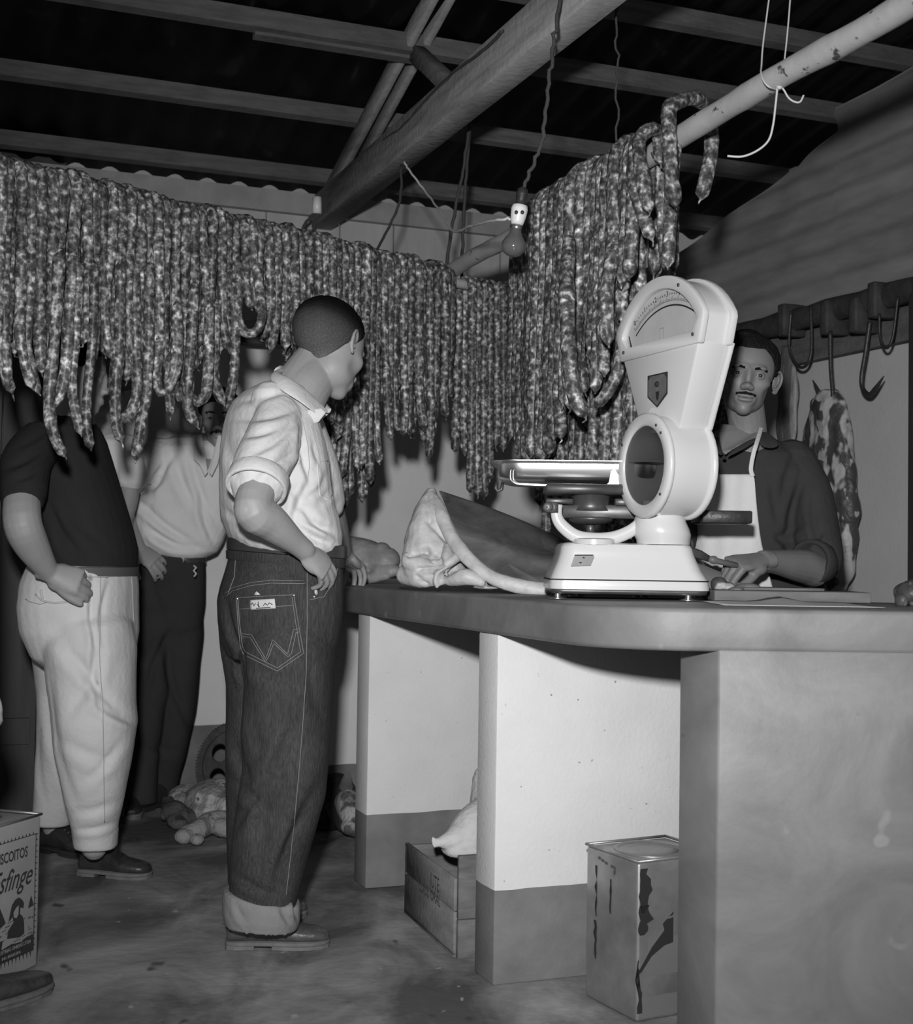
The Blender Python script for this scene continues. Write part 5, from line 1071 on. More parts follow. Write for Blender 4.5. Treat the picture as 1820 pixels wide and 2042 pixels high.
def cuffring(c, ax, prof, n=28):
    ax = nrm(ax); u = nrm(np.cross(ax, A(.3, .2, 1))); w = np.cross(ax, u); ang = np.linspace(0, 2*math.pi, n, endpoint=False); b = MB()
    b.loft([np.array([c+ax*o+(u*math.cos(t)+w*math.sin(t))*r*(1+.02*math.sin(3*t+o*90)) for t in ang]) for o, r in prof], cap=False, closed=True); return b
def bvh(me_obj, L):
    me = me_obj.data; V = arrays(me)+L; return BVHTree.FromPolygons([Vector(v) for v in V], [tuple(p.vertices) for p in me.polygons])
def pr(tree, px, py, lift=.0012):
    d = nrm(ray(px, py)); h = tree.ray_cast(Vector(CAM), Vector(d), 12)
    if h[0] is None: return None
    return np.array(h[0])+np.array(h[1])*lift
def stitch(tree, lines, r, step=4, lift=.0012, dash=False):
    b = MB()
    for ln in lines:
        P_ = []
        for (x0, y0), (x1, y1) in zip(ln[:-1], ln[1:]):
            n = max(2, int(math.hypot(x1-x0, y1-y0)/step))
            for i in range(n): P_.append((x0+(x1-x0)*i/n, y0+(y1-y0)*i/n))
        P_.append(ln[-1]); Q = [pr(tree, *p, lift) for p in P_]; run = []
        for q in Q+[None]:
            if q is None or (run and np.linalg.norm(q-run[-1]) > .03):
                if len(run) > 1: b.tube(run, r, 5)
                run = [] if q is None else [q]
            else: run.append(q)
    return b
def gridpatch(tree, quad, nu=10, nv=5, lift=.0022, th=.0008):
    q = [A(x, y, 0) for x, y in quad]; V = []
    for j in range(nv+1):
        for i in range(nu+1):
            u, v = i/nu, j/nv; p = (q[0]*(1-u)+q[1]*u)*(1-v)+(q[3]*(1-u)+q[2]*u)*v; h = pr(tree, p[0], p[1], lift)
            if h is None: return None
            V.append(h)
    Fc = [(j*(nu+1)+i, (j+1)*(nu+1)+i, (j+1)*(nu+1)+i+1, j*(nu+1)+i+1) for j in range(nv) for i in range(nu)]
    return mod_eval(mesh_from(V, Fc), [('SOLIDIFY', dict(thickness=th, offset=0))])
def patch(tree, poly, th=.0012, lift=.0008):
    q = [pr(tree, *p, lift) for p in poly]
    if any(x is None for x in q): return None
    q = np.array(q); c = q.mean(0); u, s_, vt = np.linalg.svd(q-c); n = vt[2]; n = -n if n@(c-CAM) > 0 else n; q = q-np.outer((q-c)@n, n)+n*.0015; b = MB(); b.prism(list(q), n*th); return b
m_eye = M('eye_white', .28, .3, .5); m_iris = M('iris', .02, .15, .6); par_skin = [None]
m_hair_dark = M('dark_hair', .012, .7, .06, bump=.8, bscale=160, bstretch=(1, 1, .3))
m_leather = M('shoe_leather', .035, .35, .5, amt=.35, scale=14, bump=.3, bscale=60); m_brownshoe = M('worn_shoe_leather', .06, .4, .5, amt=.4, scale=18, bump=.3, bscale=70)
m_sole = M('shoe_sole', .16, .8, .2, amt=.2, scale=30); m_beltm = M('belt_leather', .05, .3, .5); m_beltl = M('grey_belt', .12, .6, .3)

# ---------------------------------------------------------------- man A: buzz cut, light shirt, jeans
YA0 = 3.75
pa = root('person', 'man with buzz-cut hair in light short-sleeved shirt and cuffed jeans, back to us', 'person', P(550, 1890, YA0)*A(1, 1, 0))
skA = skinmat('fair_skin', .33); par_skin[0] = skA
fA = nrm(A(math.sin(math.radians(38)), math.cos(math.radians(38)), -.46)); RA = HR_(fA, ZZ, math.radians(9)); cA = P(657, 694, 3.83)
b = MB(); head(b, cA, RA, 1.13, ears=1.0, fat=1.05, lids=False)
b.limb([P(645, 720, 3.84), P(628, 748, 3.82), P(608, 775, 3.79), P(590, 800, 3.78)], [.052, .064, .071, .078], 22)
trA = [(1140, 500, 630, 3.77), (1060, 500, 620, 3.77), (960, 490, 610, 3.77), (860, 495, 600, 3.77), (800, 520, 600, 3.77), (770, 540, 600, 3.78)]
rows(b, trA, math.radians(68), .6)
for pts, rad in [([P(565, 1170, 3.72), P(570, 1450, 3.66), P(520, 1830, 3.66)], [.06, .05, .04]), ([P(530, 1170, 3.82), P(512, 1450, 3.88), P(505, 1800, 3.93)], [.06, .045, .038])]: b.limb(pts, rad, 14)
shR, elR, wrR = P(572, 850, 3.58), P(503, 1012, 3.37), P(607, 1097, 3.50)
b.limb([shR+A(0,.03,-.03), (shR+elR)/2+A(-.0, .0, 0), elR, elR*.68+wrR*.32+A(0, 0, .0), wrR*.8+elR*.2, wrR], [.045, .046, .047, .047, .031, .028], 18)
b.ell(P(493, 1018, 3.36), (.034, .035, .036)); b.ell(P(507, 985, 3.39), (.043, .04, .04))
b.limb([P(622, 706, 3.83), P(602, 742, 3.80), P(580, 785, 3.77)], [.040, .052, .062], 18)
hand(b, wrR, nrm(P(640, 1128, 3.53)-wrR), A(-.25, .75, -.6), -1, (28, 25, 15), thumb=(.62, .80, -.2), s=.94, spread=.02, each=[(18, 26, 16), (24, 32, 18), (30, 36, 20), (34, 38, 22)])
shL, elL, wrL = P(600, 850, 3.95), P(655, 1010, 4.2), P(684, 1098, 4.44)
b.limb([shL+A(0,-.03,-.02), elL, wrL], [.045, .045, .028], 16)
hand(b, P(690, 1106, 4.47), nrm(P(712, 1134, 4.55)-P(690, 1106, 4.47)), A(-.15, -.15, -1), -1, (20, 25, 15), thumb=(.7, .5, -.4), s=.98, spread=.22, each=[(18, 30, 22), (26, 32, 20), (34, 34, 20), (38, 34, 20)])
def dA(V, N):
    V = face_disp(cA, RA, 1.06)(V, N); return V
bodyA = emit('body', fuse(b, .0036, 2, dA), skA, pa)
# buzz cut: a thin close cap of stubble with its own surface
def hairgrey(nt, tc, col, g):
    N = nt.nodes; Lk = nt.links; at = N.new('ShaderNodeAttribute'); at.attribute_name = 'tone'; nz = N.new('ShaderNodeTexNoise'); nz.inputs['Scale'].default_value = 420; nz.inputs['Detail'].default_value = 3
    Lk.new(tc.outputs['Object'], nz.inputs['Vector']); rp = N.new('ShaderNodeMapRange'); rp.inputs[1].default_value = .3; rp.inputs[2].default_value = .7; rp.inputs[3].default_value = .6; rp.inputs[4].default_value = 1.35; Lk.new(nz.outputs['Fac'], rp.inputs[0])
    vs = N.new('ShaderNodeVectorMath'); vs.operation = 'SCALE'; Lk.new(at.outputs['Color'], vs.inputs[0]); Lk.new(rp.outputs[0], vs.inputs['Scale']); return vs.outputs[0]
m_buzz = M('buzz_stubble', .05, .85, .03, bump=.6, bscale=330, extra=hairgrey)
SA = 1.13
Vh, Fh, qh, hh = cap_hair(cA, RA, SA, [(-.12, -.085), (-.06, -.075), (-.03, -.050), (-.012, -.012), (.015, .004), (.035, .03), (.05, .052), (.08, .062), (.12, .075)], .0030, lambda q, h: np.clip(h/.05, 0, 1)*.003+wob(q, 300, 8)*.0008*(h > 0), 3, fat=1.05)
keep = hh > -.012
tone = np.clip(np.interp(qh[:, 2]+.20*qh[:, 1]+.008*wob(qh, 60, 3), [-.105, -.080, -.055, -.02, .010, .030, .052], [.36, .24, .14, .095, .06, .022, .009]), .007, .4)
me = mesh_from(Vh, Fh)
def keepmesh(me, keep, tone=None):
    V = arrays(me); idx = -np.ones(len(V), int); idx[keep] = np.arange(keep.sum()); Fc = [tuple(idx[i] for i in p.vertices) for p in me.polygons if all(keep[i] for i in p.vertices)]
    m2 = mesh_from(V[keep], Fc)
    if tone is not None:
        at = m2.color_attributes.new('tone', 'FLOAT_COLOR', 'POINT'); c = np.ones((keep.sum(), 4)); c[:, :3] = tone[keep][:, None]; at.data.foreach_set('color', c.ravel())
    m2.materials.append(m_buzz if tone is not None else m_hair_dark); return m2
emit('hair', keepmesh(me, keep, tone), m_buzz, pa, label='close-cropped dark hair, paler down the nape')
eyes(pa, cA, RA, 1.10)
# shirt
m_shirtA = cloth('light_shirt', .66, .22, .04)
b = MB()
shA = [(1106, 470, 676, 3.75), (1090, 458, 683, 3.75), (1065, 448, 684, 3.75), (1035, 437, 679, 3.75), (1000, 434, 667, 3.75), (960, 433, 662, 3.75), (925, 433, 659, 3.75), (890, 436, 652, 3.75), (855, 441, 643, 3.75), (825, 449, 634, 3.76), (800, 464, 625, 3.77), (782, 485, 615, 3.78), (765, 518, 608, 3.79)]
rows(b, shA, math.radians(66), .66, 2.2)
b.limb([P(556, 838, 3.62), P(544, 880, 3.55), P(520, 930, 3.47), P(513, 965, 3.43)], [.066, .074, .073, .068], 22)
b.limb([P(600, 835, 3.92), P(632, 930, 4.02), P(648, 1000, 4.1)], [.06, .062, .06], 18)
b.limb([P(540, 800, 3.64), P(585, 800, 3.85)], [.055, .055], 16)
FA = [(480, 800, 600, 760, .006, 7), (470, 835, 590, 815, .008, 8), (480, 870, 560, 850, .007, 7), (505, 905, 590, 840, .009, 8), (520, 935, 592, 900, .008, 8), (448, 850, 480, 960, .004, 9), (600, 840, 618, 960, .010, 7), (618, 960, 585, 1040, .012, 8), (560, 930, 600, 1000, .006, 8), (640, 975, 600, 1010, .007, 8), (600, 1010, 680, 1075, .012, 8), (595, 1050, 660, 1085, .012, 8), (590, 1030, 675, 1055, .008, 7), (640, 1000, 660, 975, .008, 7), (450, 1040, 560, 1070, .007, 9), (440, 1010, 500, 1050, .006, 8), (470, 900, 480, 1030, .003, 12), (655, 940, 640, 985, .005, 8), (625, 880, 640, 930, .005, 6), (500, 960, 545, 890, .004, 8)]
me = fuse(b, .0048, 3, lambda V, N: folds(V+N*(wob(V, 18, 31)*.003+wob(V, 48, 32)*.0014)[:, None], N, FA))
# open the sleeve mouth and neck by trimming hidden caps
V = arrays(me); px_, py_ = pixels(V); shirtA = emit('shirt', me, m_shirtA, pa, label='light short-sleeved shirt tucked into the jeans')
b = MB(); cf0 = [P(513, 962, 3.43)+(elR-P(520, 900, 3.47))*0.0]; ax = nrm(P(513, 965, 3.43)-P(530, 905, 3.49)); cc = P(512, 968, 3.42)
b = cuffring(cc, ax, [(-.036, .070), (-.028, .0775), (.006, .0785), (.010, .0765), (.010, .070), (-.02, .060)]); emit('sleeve_cuff', b, m_shirtA, pa)
# collar: band following a tilted ring
b = MB(); cpts = [(547, 742, 3.74), (538, 756, 3.66), (560, 778, 3.60), (595, 800, 3.595), (625, 822, 3.62), (640, 830, 3.66)]; top = [(560, 735, 3.75), (552, 742, 3.68), (572, 752, 3.635), (600, 772, 3.635), (630, 800, 3.655), (650, 822, 3.68)]
n = 24; c1, _ = smooth([P(*q) for q in cpts], .01, 5); c2, _ = smooth([P(*q) for q in top], .01, 5); c0, _ = smooth([P(x+8, y+4, Y+.015) for x, y, Y in top], .01, 5)
V = []; Fc = []; m_ = len(c1)
for i in range(m_): V += [c1[i], c1[i]*.5+c2[i]*.5+nrm(A(-.3, -1, .2))*.006, c2[i], c0[i]]
for i in range(m_-1):
    for j in range(3): Fc.append((i*4+j, i*4+j+1, (i+1)*4+j+1, (i+1)*4+j))
me = mod_eval(mesh_from(V, Fc), [('SOLIDIFY', dict(thickness=.004, offset=0)), ('SUBSURF', dict(levels=1))]); emit('collar', me, m_shirtA, pa)
# back-of-neck half of collar
b = MB(); b.tube([P(547, 748, 3.73), P(556, 742, 3.80), P(580, 752, 3.88), P(615, 780, 3.90), P(648, 822, 3.84), P(650, 826, 3.72)], [(.020, .004)]*6, 8, up=(.2, 0, 1)); emit('collar_stand', b, m_shirtA, pa)
b = MB(); me = None
q = [(618, 828), (640, 815), (648, 822), (648, 840), (637, 842), (632, 836)]; pp = [P(x, y, 3.625+.002*i) for i, (x, y) in enumerate([(612, 818), (640, 814), (649, 823), (634, 842), (619, 846)])]; b.prism(pp, A(.001, .004, 0)); emit('collar_point', bevel(b, .001, 1), m_shirtA, pa)
tA = bvh(shirtA, np.array(pa['loc']))
st = stitch(tA, [[(572, 785), (592, 815), (606, 850), (614, 890), (617, 930), (612, 960)], [(640, 850), (652, 880), (658, 930)], [(626, 845), (640, 900), (645, 930)], [(620, 850), (634, 900), (640, 935)]], .0011, 5, .0004); o = emit('seams', st, M('seam_shadow', .42, .9), pa); o['kind'] = 'stuff'
b = stitch(tA, [[(632, 922), (662, 918), (665, 985), (652, 997), (637, 987), (632, 922)]], .0014, 4, .0006); emit('chest_pocket', b, m_shirtA, pa)
# jeans
def denimx(nt, tc, col, g):
    N = nt.nodes; Lk = nt.links; w = N.new('ShaderNodeTexNoise'); w.inputs['Scale'].default_value = 300; mp = N.new('ShaderNodeMapping'); mp.inputs['Scale'].default_value = (1, 1, .12); Lk.new(tc.outputs['Object'], mp.inputs[0]); Lk.new(mp.outputs[0], w.inputs['Vector'])
    mr = N.new('ShaderNodeMapRange'); mr.inputs[1].default_value = .3; mr.inputs[2].default_value = .7; mr.inputs[3].default_value = .7; mr.inputs[4].default_value = 1.35; Lk.new(w.outputs['Fac'], mr.inputs[0])
    vs = N.new('ShaderNodeVectorMath'); vs.operation = 'SCALE'; Lk.new(col, vs.inputs[0]); Lk.new(mr.outputs[0], vs.inputs['Scale']); return vs.outputs[0]
m_denim = M('dark_denim', .052, .85, .15, amt=.2, scale=6, det=6, bump=.3, bscale=160, extra=denimx)
b = MB(); TJ = math.radians(60)
rows(b, [(1104, 458, 682, 3.75), (1112, 455, 682, 3.75), (1140, 447, 683, 3.75), (1170, 438, 683, 3.75), (1200, 432, 682, 3.75), (1240, 433, 679, 3.75), (1280, 438, 672, 3.75), (1310, 452, 655, 3.74), (1335, 490, 620, 3.74)], TJ, .72)
rows(b, [(1225, 520, 640, 3.70, .8), (1250, 490, 666, 3.69, .8), (1300, 478, 667, 3.68, .8), (1365, 487, 663, 3.67, .8), (1464, 482, 657, 3.66, .85), (1530, 486, 654, 3.65, .85), (1591, 476, 648, 3.65, .85), (1650, 467, 632, 3.65, .85), (1715, 461, 612, 3.65, .9), (1790, 458, 592, 3.65, .9), (1825, 462, 586, 3.65, .9)], math.radians(85), .85, 2.1)
rows(b, [(1250, 436, 600, 3.82), (1300, 441, 590, 3.83), (1365, 451, 585, 3.85), (1488, 450, 575, 3.88), (1600, 450, 570, 3.91), (1695, 453, 565, 3.93), (1760, 455, 560, 3.94), (1800, 470, 560, 3.95)], math.radians(70), .9, 2.1)
FJ = [(450, 1195, 480, 1300, .010, 6), (482, 1300, 488, 1365, .012, 6), (560, 1500, 520, 1700, .010, 14), (590, 1440, 555, 1560, .010, 12), (640, 1560, 560, 1780, .010, 14), (480, 1560, 540, 1620, .008, 10), (500, 1400, 520, 1500, .005, 14), (600, 1640, 540, 1790, .007, 10), (465, 1740, 560, 1790, .007, 8), (620, 1320, 640, 1430, .006, 12), (500, 1330, 600, 1360, .005, 12), (470, 1480, 500, 1560, .008, 10), (470, 1650, 520, 1560, .007, 9), (560, 1130, 640, 1160, .004, 10)]
meJ = fuse(b, .005, 7, lambda V, N: folds(V+N*(wob(V*A(1, 1, .6), 14, 41)*.005+wob(V, 40, 42)*.0016)[:, None], N, FJ))
jeans = emit('jeans', meJ, m_denim, pa, label='dark denim jeans with light stitching')
m_cuff = cloth('denim_inside', .24, .3, .08)
def tiltcuff(pr_, tiltx):  # turned-up hem
    b = MB(); rg = []
    for (py, xl, xr, dy, g) in pr_:
        a0, c0 = P(xl, py, 3.65), P(xr, py, 3.65); c = (a0+c0)/2; hx = (c0-a0)[0]/2; e_ = eld(c, hx*1.0, hx*1.02, 0, 36, 2.1); e_[:, 2] -= (e_[:, 0]-c[0])/hx*.0+0; 
        e_[:, 2] += -(e_[:, 0]-c[0])*dy; rg.append(e_)
    b.loft(rg); return b
b = tiltcuff([(1836, 466, 582, .10, 0), (1846, 449, 594, .08, 0), (1825, 444, 600, .10, 0), (1796, 444, 601, .16, 0), (1784, 447, 598, .18, 0), (1782, 458, 590, .18, 0)], 0)
emit('cuff', fuse(b, .004, 3, lambda V, N: folds(V+N*(wob(V, 30, 45)*.003)[:, None], N, [(470, 1800, 490, 1840, .004, 6), (560, 1810, 580, 1845, .005, 6), (588, 1785, 592, 1830, .012, 5)])), m_cuff, pa, label='pale turned-up jeans cuff')
TJm = bvh(jeans, np.array(pa['loc'])); m_st = M('light_stitching', .24, .8)
ln = [[(448, 1192), (465, 1178), (500, 1168), (540, 1163), (608, 1164)], [(446, 1186), (465, 1172), (500, 1162), (540, 1157), (606, 1159)],
      [(470, 1115), (468, 1150), (455, 1185)], [(612, 1130), (612, 1240), (610, 1340), (603, 1450), (594, 1560), (580, 1700), (570, 1785)],
      [(475, 1105), (510, 1107), (560, 1110), (615, 1120)], [(478, 1116), (520, 1108), (570, 1112), (640, 1128)],
      [(472, 1192), (585, 1186)], [(474, 1215), (585, 1207)],
      [(472, 1190), (475, 1240), (480, 1290), (486, 1305), (553, 1338), (605, 1303), (594, 1240), (586, 1188)], [(475, 1192), (478, 1240), (484, 1288), (490, 1300), (553, 1332), (599, 1300), (589, 1240), (582, 1190)],
      [(478, 1263), (502, 1266), (530, 1314), (544, 1276), (573, 1305), (585, 1256), (597, 1254)], [(479, 1269), (499, 1271), (529, 1319), (535, 1312), (546, 1283), (574, 1310), (581, 1303), (590, 1262), (598, 1260)],
      [(618, 1196), (645, 1190), (665, 1160), (676, 1120)]]
o = emit('stitching', stitch(TJm, ln, .0009, 5), m_st, pa); o['kind'] = 'stuff'
b = gridpatch(TJm, [(499, 1197), (548, 1194), (550, 1213), (499, 1216)]); m_lab = M('cloth_label', .60, .8)
if b: emit('pocket_label', b, m_lab, pa, label='small pale woven pocket label')
b = stitch(TJm, [[(502, 1206), (505, 1202), (508, 1208), (511, 1203)], [(526, 1208), (530, 1203), (534, 1207), (538, 1202), (544, 1206)], [(516, 1200), (517, 1211)], [(514, 1205), (519, 1210)], [(512, 1213), (540, 1211)]], .0010, 2, .0034); emit('label_lettering', b, m_ink, pa)
b = patch(TJm, [(506, 1187), (513, 1179), (520, 1186)]);
if b: emit('paper_tag', b, m_lab, pa)
b = patch(TJm, [(626, 1172), (630, 1171), (633, 1184), (629, 1187), (626, 1182)])
if b: emit('thread_tag', b, m_lab, pa)
b = MB()
for x, y in ((474, 1194), (586, 1187), (626, 1190), (576, 1108)):
    q = pr(TJm, x, y, .001)
    if q is not None: b.ell(q, (.0042,)*3, n=10, m=6)
o = emit('rivets', b, m_chrome, pa); o['kind'] = 'stuff'
# waistband and belt
def beltrows(R, th, rt): b = MB(); rows(b, R, th, rt); return b
b = beltrows([(1124, 452, 685, 3.75), (1122, 450.5, 687, 3.75), (1106, 450, 688, 3.75), (1104, 456, 684, 3.75)], TJ, .74); wbd = emit('waistband', b, m_denim, pa, auto=50)
def tilt(o, k):
    me = o.data; V = arrays(me); V[:, 2] -= (V[:, 0]-V[:, 0].mean())*k; me.vertices.foreach_set('co', V.ravel()); me.update(); return o
b = beltrows([(1105, 455, 686, 3.75), (1104, 451.5, 690, 3.75), (1081, 451.5, 690, 3.75), (1079, 456, 686, 3.75)], TJ, .75); tilt(emit('belt', b, m_beltm, pa, auto=50, label='dark shiny leather belt'), .06); tilt(wbd, .06)
tb_ = bvh([o for o in pa.children if o.name.startswith('belt')][0], np.array(pa['loc']))
for (x, y0, y1) in ((466, 1076, 1106), (521, 1078, 1110), (571, 1082, 1112), (672, 1092, 1124)):
    b = patch(tb_, [(x-5, y0+5), (x+5, y0+5), (x+5, y1-6), (x-5, y1-6)], .003, .001)
    if b: emit('belt_loop', b, m_denim, pa, shade=False)
m_shoeA = M('grey_shoe_leather', .075, .38, .5, amt=.35, scale=16, bump=.3, bscale=70)
hA, tA_ = G(449, 1888), G(657, 1886); shoe(pa, hA, tA_, m_shoeA, m_sole, .050, .095)
shoe(pa, G(452, 1836), G(611, 1826)+A(0, 0, 0), m_shoeA, m_sole, .050, .09)

# ---------------------------------------------------------------- man B: dark shirt, white trousers
pb2 = root('person', 'heavy man in dark shirt and baggy white trousers, face hidden by sausages', 'person', P(165, 1757, 4.4)*A(1, 1, 0))
skB = skinmat('skin_b', .34); par_skin[0] = skB
cB = P(152, 752, 4.42); RB = HR_(A(.95, .15, -.1))
b = MB(); head(b, cB, RB, 1.03); b.limb([cB+A(-.01, 0, -.06), P(143, 850, 4.42)], [.062, .075], 18)
rows(b, [(1150, 125, 215, 4.45), (1000, 125, 205, 4.45), (900, 105, 185, 4.45), (840, 115, 175, 4.44)], math.radians(100), .75)
for pts, rad in [([P(170, 1160, 4.40), P(190, 1420, 4.33), P(188, 1690, 4.36)], [.06, .05, .04]), ([P(130, 1160, 4.55), P(125, 1420, 4.68), P(108, 1650, 4.82)], [.06, .05, .04])]: b.limb(pts, rad, 14)
b.limb([P(75, 910, 4.27), P(50, 960, 4.14), P(44, 1035, 4.05), P(62, 1085, 4.08), P(95, 1138, 4.14)], [.045, .052, .056, .052, .033], 18)
hand(b, P(97, 1140, 4.14), nrm(P(165, 1163, 4.16)-P(97, 1140, 4.14)), A(-.1, .9, -.3), 1, (45, 60, 40), thumb=(.5, .85, -.1), s=1.12, each=[(35, 55, 40), (45, 60, 40), (52, 60, 40), (58, 60, 40)])
emit('body', fuse(b, .005, 2), skB, pb2)
b = MB(); T = lambda x, y, z: cB+RB@A(x, y, z); b.ell(T(0, -.018, .045), (.081, .102, .085), RB, 28, 18); b.ell(T(0, -.045, .0), (.07, .07, .08), RB, 28, 18); emit('hair', fuse(b, .005, 2), m_hair_dark, pb2)
m_shB = cloth('dark_shirt', .030, .15, .08); m_trB = cloth('white_trousers', .60, .2, .05)
m_trB2 = M('stained_white_trousers', .68, .9, .15, amt=.06, scale=8, det=6, bump=.2, bscale=60, spots=[(10, .70, .33)])
b = MB(); rows(b, [(1140, 108, 264, 4.42), (1128, 98, 267, 4.42), (1095, 93, 268, 4.42), (1050, 88, 257, 4.42), (1000, 80, 243, 4.42), (950, 66, 228, 4.42), (910, 52, 215, 4.42), (880, 58, 206, 4.42), (855, 78, 195, 4.42), (835, 105, 180, 4.42), (815, 118, 176, 4.42), (790, 124, 172, 4.42)], math.radians(100), .82)
b.limb([P(78, 885, 4.25), P(52, 925, 4.18), P(46, 985, 4.10)], [.075, .078, .07], 20)
FB = [(10, 935, 90, 890, .008, 8), (30, 960, 80, 930, .006, 8), (95, 1000, 160, 1110, .010, 9), (120, 1000, 200, 1080, .006, 10), (110, 1060, 150, 1120, .006, 8), (40, 890, 110, 840, .006, 8)]
emit('shirt', fuse(b, .006, 3, lambda V, N: folds(V+N*(wob(V, 16, 51)*.004)[:, None], N, FB)), m_shB, pb2, label='dark short-sleeved shirt')
b = MB(); rows(b, [(1128, 66, 266, 4.42), (1165, 52, 269, 4.42), (1210, 47, 270, 4.42), (1260, 52, 270, 4.42), (1310, 72, 262, 4.42), (1345, 110, 230, 4.42)], math.radians(95), .8)
rows(b, [(1190, 150, 225, 4.36), (1240, 105, 262, 4.35), (1290, 90, 270, 4.34), (1340, 95, 269, 4.34), (1400, 102, 267, 4.33), (1440, 107, 270, 4.33), (1490, 113, 262, 4.33), (1560, 125, 250, 4.33), (1640, 141, 234, 4.35), (1672, 149, 231, 4.36), (1690, 153, 229, 4.36)], math.radians(90), .8, 2.2)
rows(b, [(1200, 95, 180, 4.48), (1260, 62, 200, 4.52), (1320, 67, 200, 4.57), (1380, 75, 190, 4.62), (1500, 76, 180, 4.70), (1600, 71, 165, 4.78), (1640, 67, 145, 4.8)], math.radians(90), .85, 2.2)
FT = [(185, 1165, 195, 1300, .010, 6), (215, 1165, 205, 1290, .008, 6), (160, 1320, 255, 1430, .012, 10), (140, 1420, 200, 1300, .010, 12), (190, 1400, 265, 1440, .012, 8), (130, 1480, 240, 1520, .007, 12), (195, 1240, 200, 1420, .006, 6), (120, 1260, 185, 1360, .008, 14), (100, 1350, 150, 1600, .008, 10), (150, 1620, 230, 1600, .006, 9), (165, 1560, 240, 1480, .006, 9), (80, 1450, 90, 1600, .006, 8), (150, 1655, 230, 1640, .006, 6)]
trB = emit('trousers', fuse(b, .006, 14, lambda V, N: folds(V+N*(wob(V*A(1, 1, .6), 12, 61)*.006+wob(V, 36, 62)*.002)[:, None], N, FT)), m_trB2, pb2, label='baggy stained white trousers')
b = MB(); rows(b, [(1650, 146, 233, 4.36, .85), (1652, 145, 235, 4.36, .85), (1685, 149, 233, 4.36, .85), (1690, 151, 231, 4.36, .85)], math.radians(90), .85, 2.2); emit('trouser_cuff', fuse(b, .005, 2, lambda V, N: V+N*(wob(V, 60, 3)*.002)[:, None]), m_trB, pb2)
b = MB(); rows(b, [(1148, 72, 266, 4.42), (1147, 68, 269, 4.42), (1130, 70, 269.5, 4.42), (1129, 74, 267, 4.42)], math.radians(95), .8); emit('belt', b, m_beltl, pb2, auto=50, label='grey cloth belt')
TB = bvh(trB, np.array(pb2['loc'])); o = emit('seams', stitch(TB, [[(200, 1150), (198, 1300), (205, 1420), (208, 1640)], [(52, 1195), (60, 1200), (80, 1205), (100, 1200)], [(170, 1150), (215, 1152)], [(262, 1150), (266, 1240)]], .0015, 6), M('seam_dark', .46), pb2); o['kind'] = 'stuff'
b = stitch(TB, [[(83, 1176), (86, 1195)]], .004, 3, .004); emit('cigarette', b, m_lab, pb2, label='white cigarette sticking out of the pocket')
b = stitch(TB, [[(72, 1185), (85, 1198), (110, 1203), (135, 1200)]], .003, 4, .002); emit('pocket_edge', b, m_trB, pb2)
shoe(pb2, G(160, 1742), G(300, 1752), m_leather, m_sole, .050, .10); shoe(pb2, P(86, 1690, 4.85)*A(1, 1, 0), P(158, 1700, 4.72)*A(1, 1, 0)+A(.06, 0, 0), m_leather, m_leather, .050, .10)

# ---------------------------------------------------------------- man C: moustache, white shirt, dark trousers
pc = root('person', 'man with dark moustache, open white shirt and dark trousers, hand on hip', 'person', P(340, 1600, 5.7)*A(1, 1, 0))
skC = skinmat('skin_c', .30); par_skin[0] = skC
cC_ = P(438, 838, 5.62); RC = HR_(A(.10, -1, -.02), ZZ, 0)
b = MB(); b.limb([cC_+A(0, .02, -.06), P(420, 930, 5.7)], [.060, .075], 18)
rows(b, [(1150, 300, 375, 5.72), (1050, 310, 420, 5.72), (930, 340, 470, 5.72), (885, 360, 460, 5.72)], 0, .5)
for pts, rad in [([P(310, 1170, 5.7), P(297, 1350, 5.64), P(280, 1570, 5.6)], [.055, .05, .04]), ([P(362, 1170, 5.72), P(352, 1350, 5.72), P(325, 1575, 5.74)], [.055, .05, .04])]: b.limb(pts, rad, 14)
b.limb([P(325, 910, 5.67), P(270, 945, 5.6), P(236, 972, 5.58), P(250, 1040, 5.55), P(276, 1092, 5.55)], [.045, .045, .045, .042, .03], 16)
hand(b, P(276, 1094, 5.55), nrm(P(305, 1118, 5.53)-P(276, 1094, 5.55)), A(.1, .8, -.6), 1, (35, 40, 30), thumb=(.8, .5, -.1), s=1.05, spread=.12)
b.limb([P(520, 905, 5.65), P(545, 1000, 5.6), P(500, 1080, 5.5)], [.058, .045, .03], 14)
hb_ = MB(); head(hb_, cC_, RC, 1.04, fine=True); emit('body', with_head(fuse(b, .005, 2), hb_), skC, pc); eyes(pc, cC_, RC, 1.04)
hline = [(-.12, -.055), (-.05, -.05), (-.02, -.012), (.006, .004), (.03, .022), (.045, .050), (.075, .066), (.12, .080)]
Vh, Fh, qh, hh = cap_hair(cC_, RC, 1.04, hline, .004, lambda q, h: np.clip(h/.05, 0, 1)*.012, 5); emit('hair', keepmesh(mesh_from(Vh, Fh), hh > -.014), m_hair_dark, pc)
mst = lambda: [A(x, .1005-abs(x)*.35-.004, -.0475-abs(x)*.28) for x in (-.030, -.018, -.008, 0, .008, .018, .030)]
strandband(pc, mst(), .05, .005, m_hair_dark, 'moustache', cC_, RC, 1.04, 1, 90, .010)
for sx in (-1, 1): strandband(pc, [A(sx*x, .094-abs(x-.02)*.3, .020+.004*math.sin((x-.012)*90)) for x in (.014, .024, .034, .046)], .03, .0032, m_hair_dark, 'eyebrow', cC_, RC, 1.04, 4+sx, 40, .007, (sx*.9, .1, .2))
m_shC = cloth('white_shirt', .74, .2, .05); m_trC = cloth('dark_trousers', .040, .2, .1)
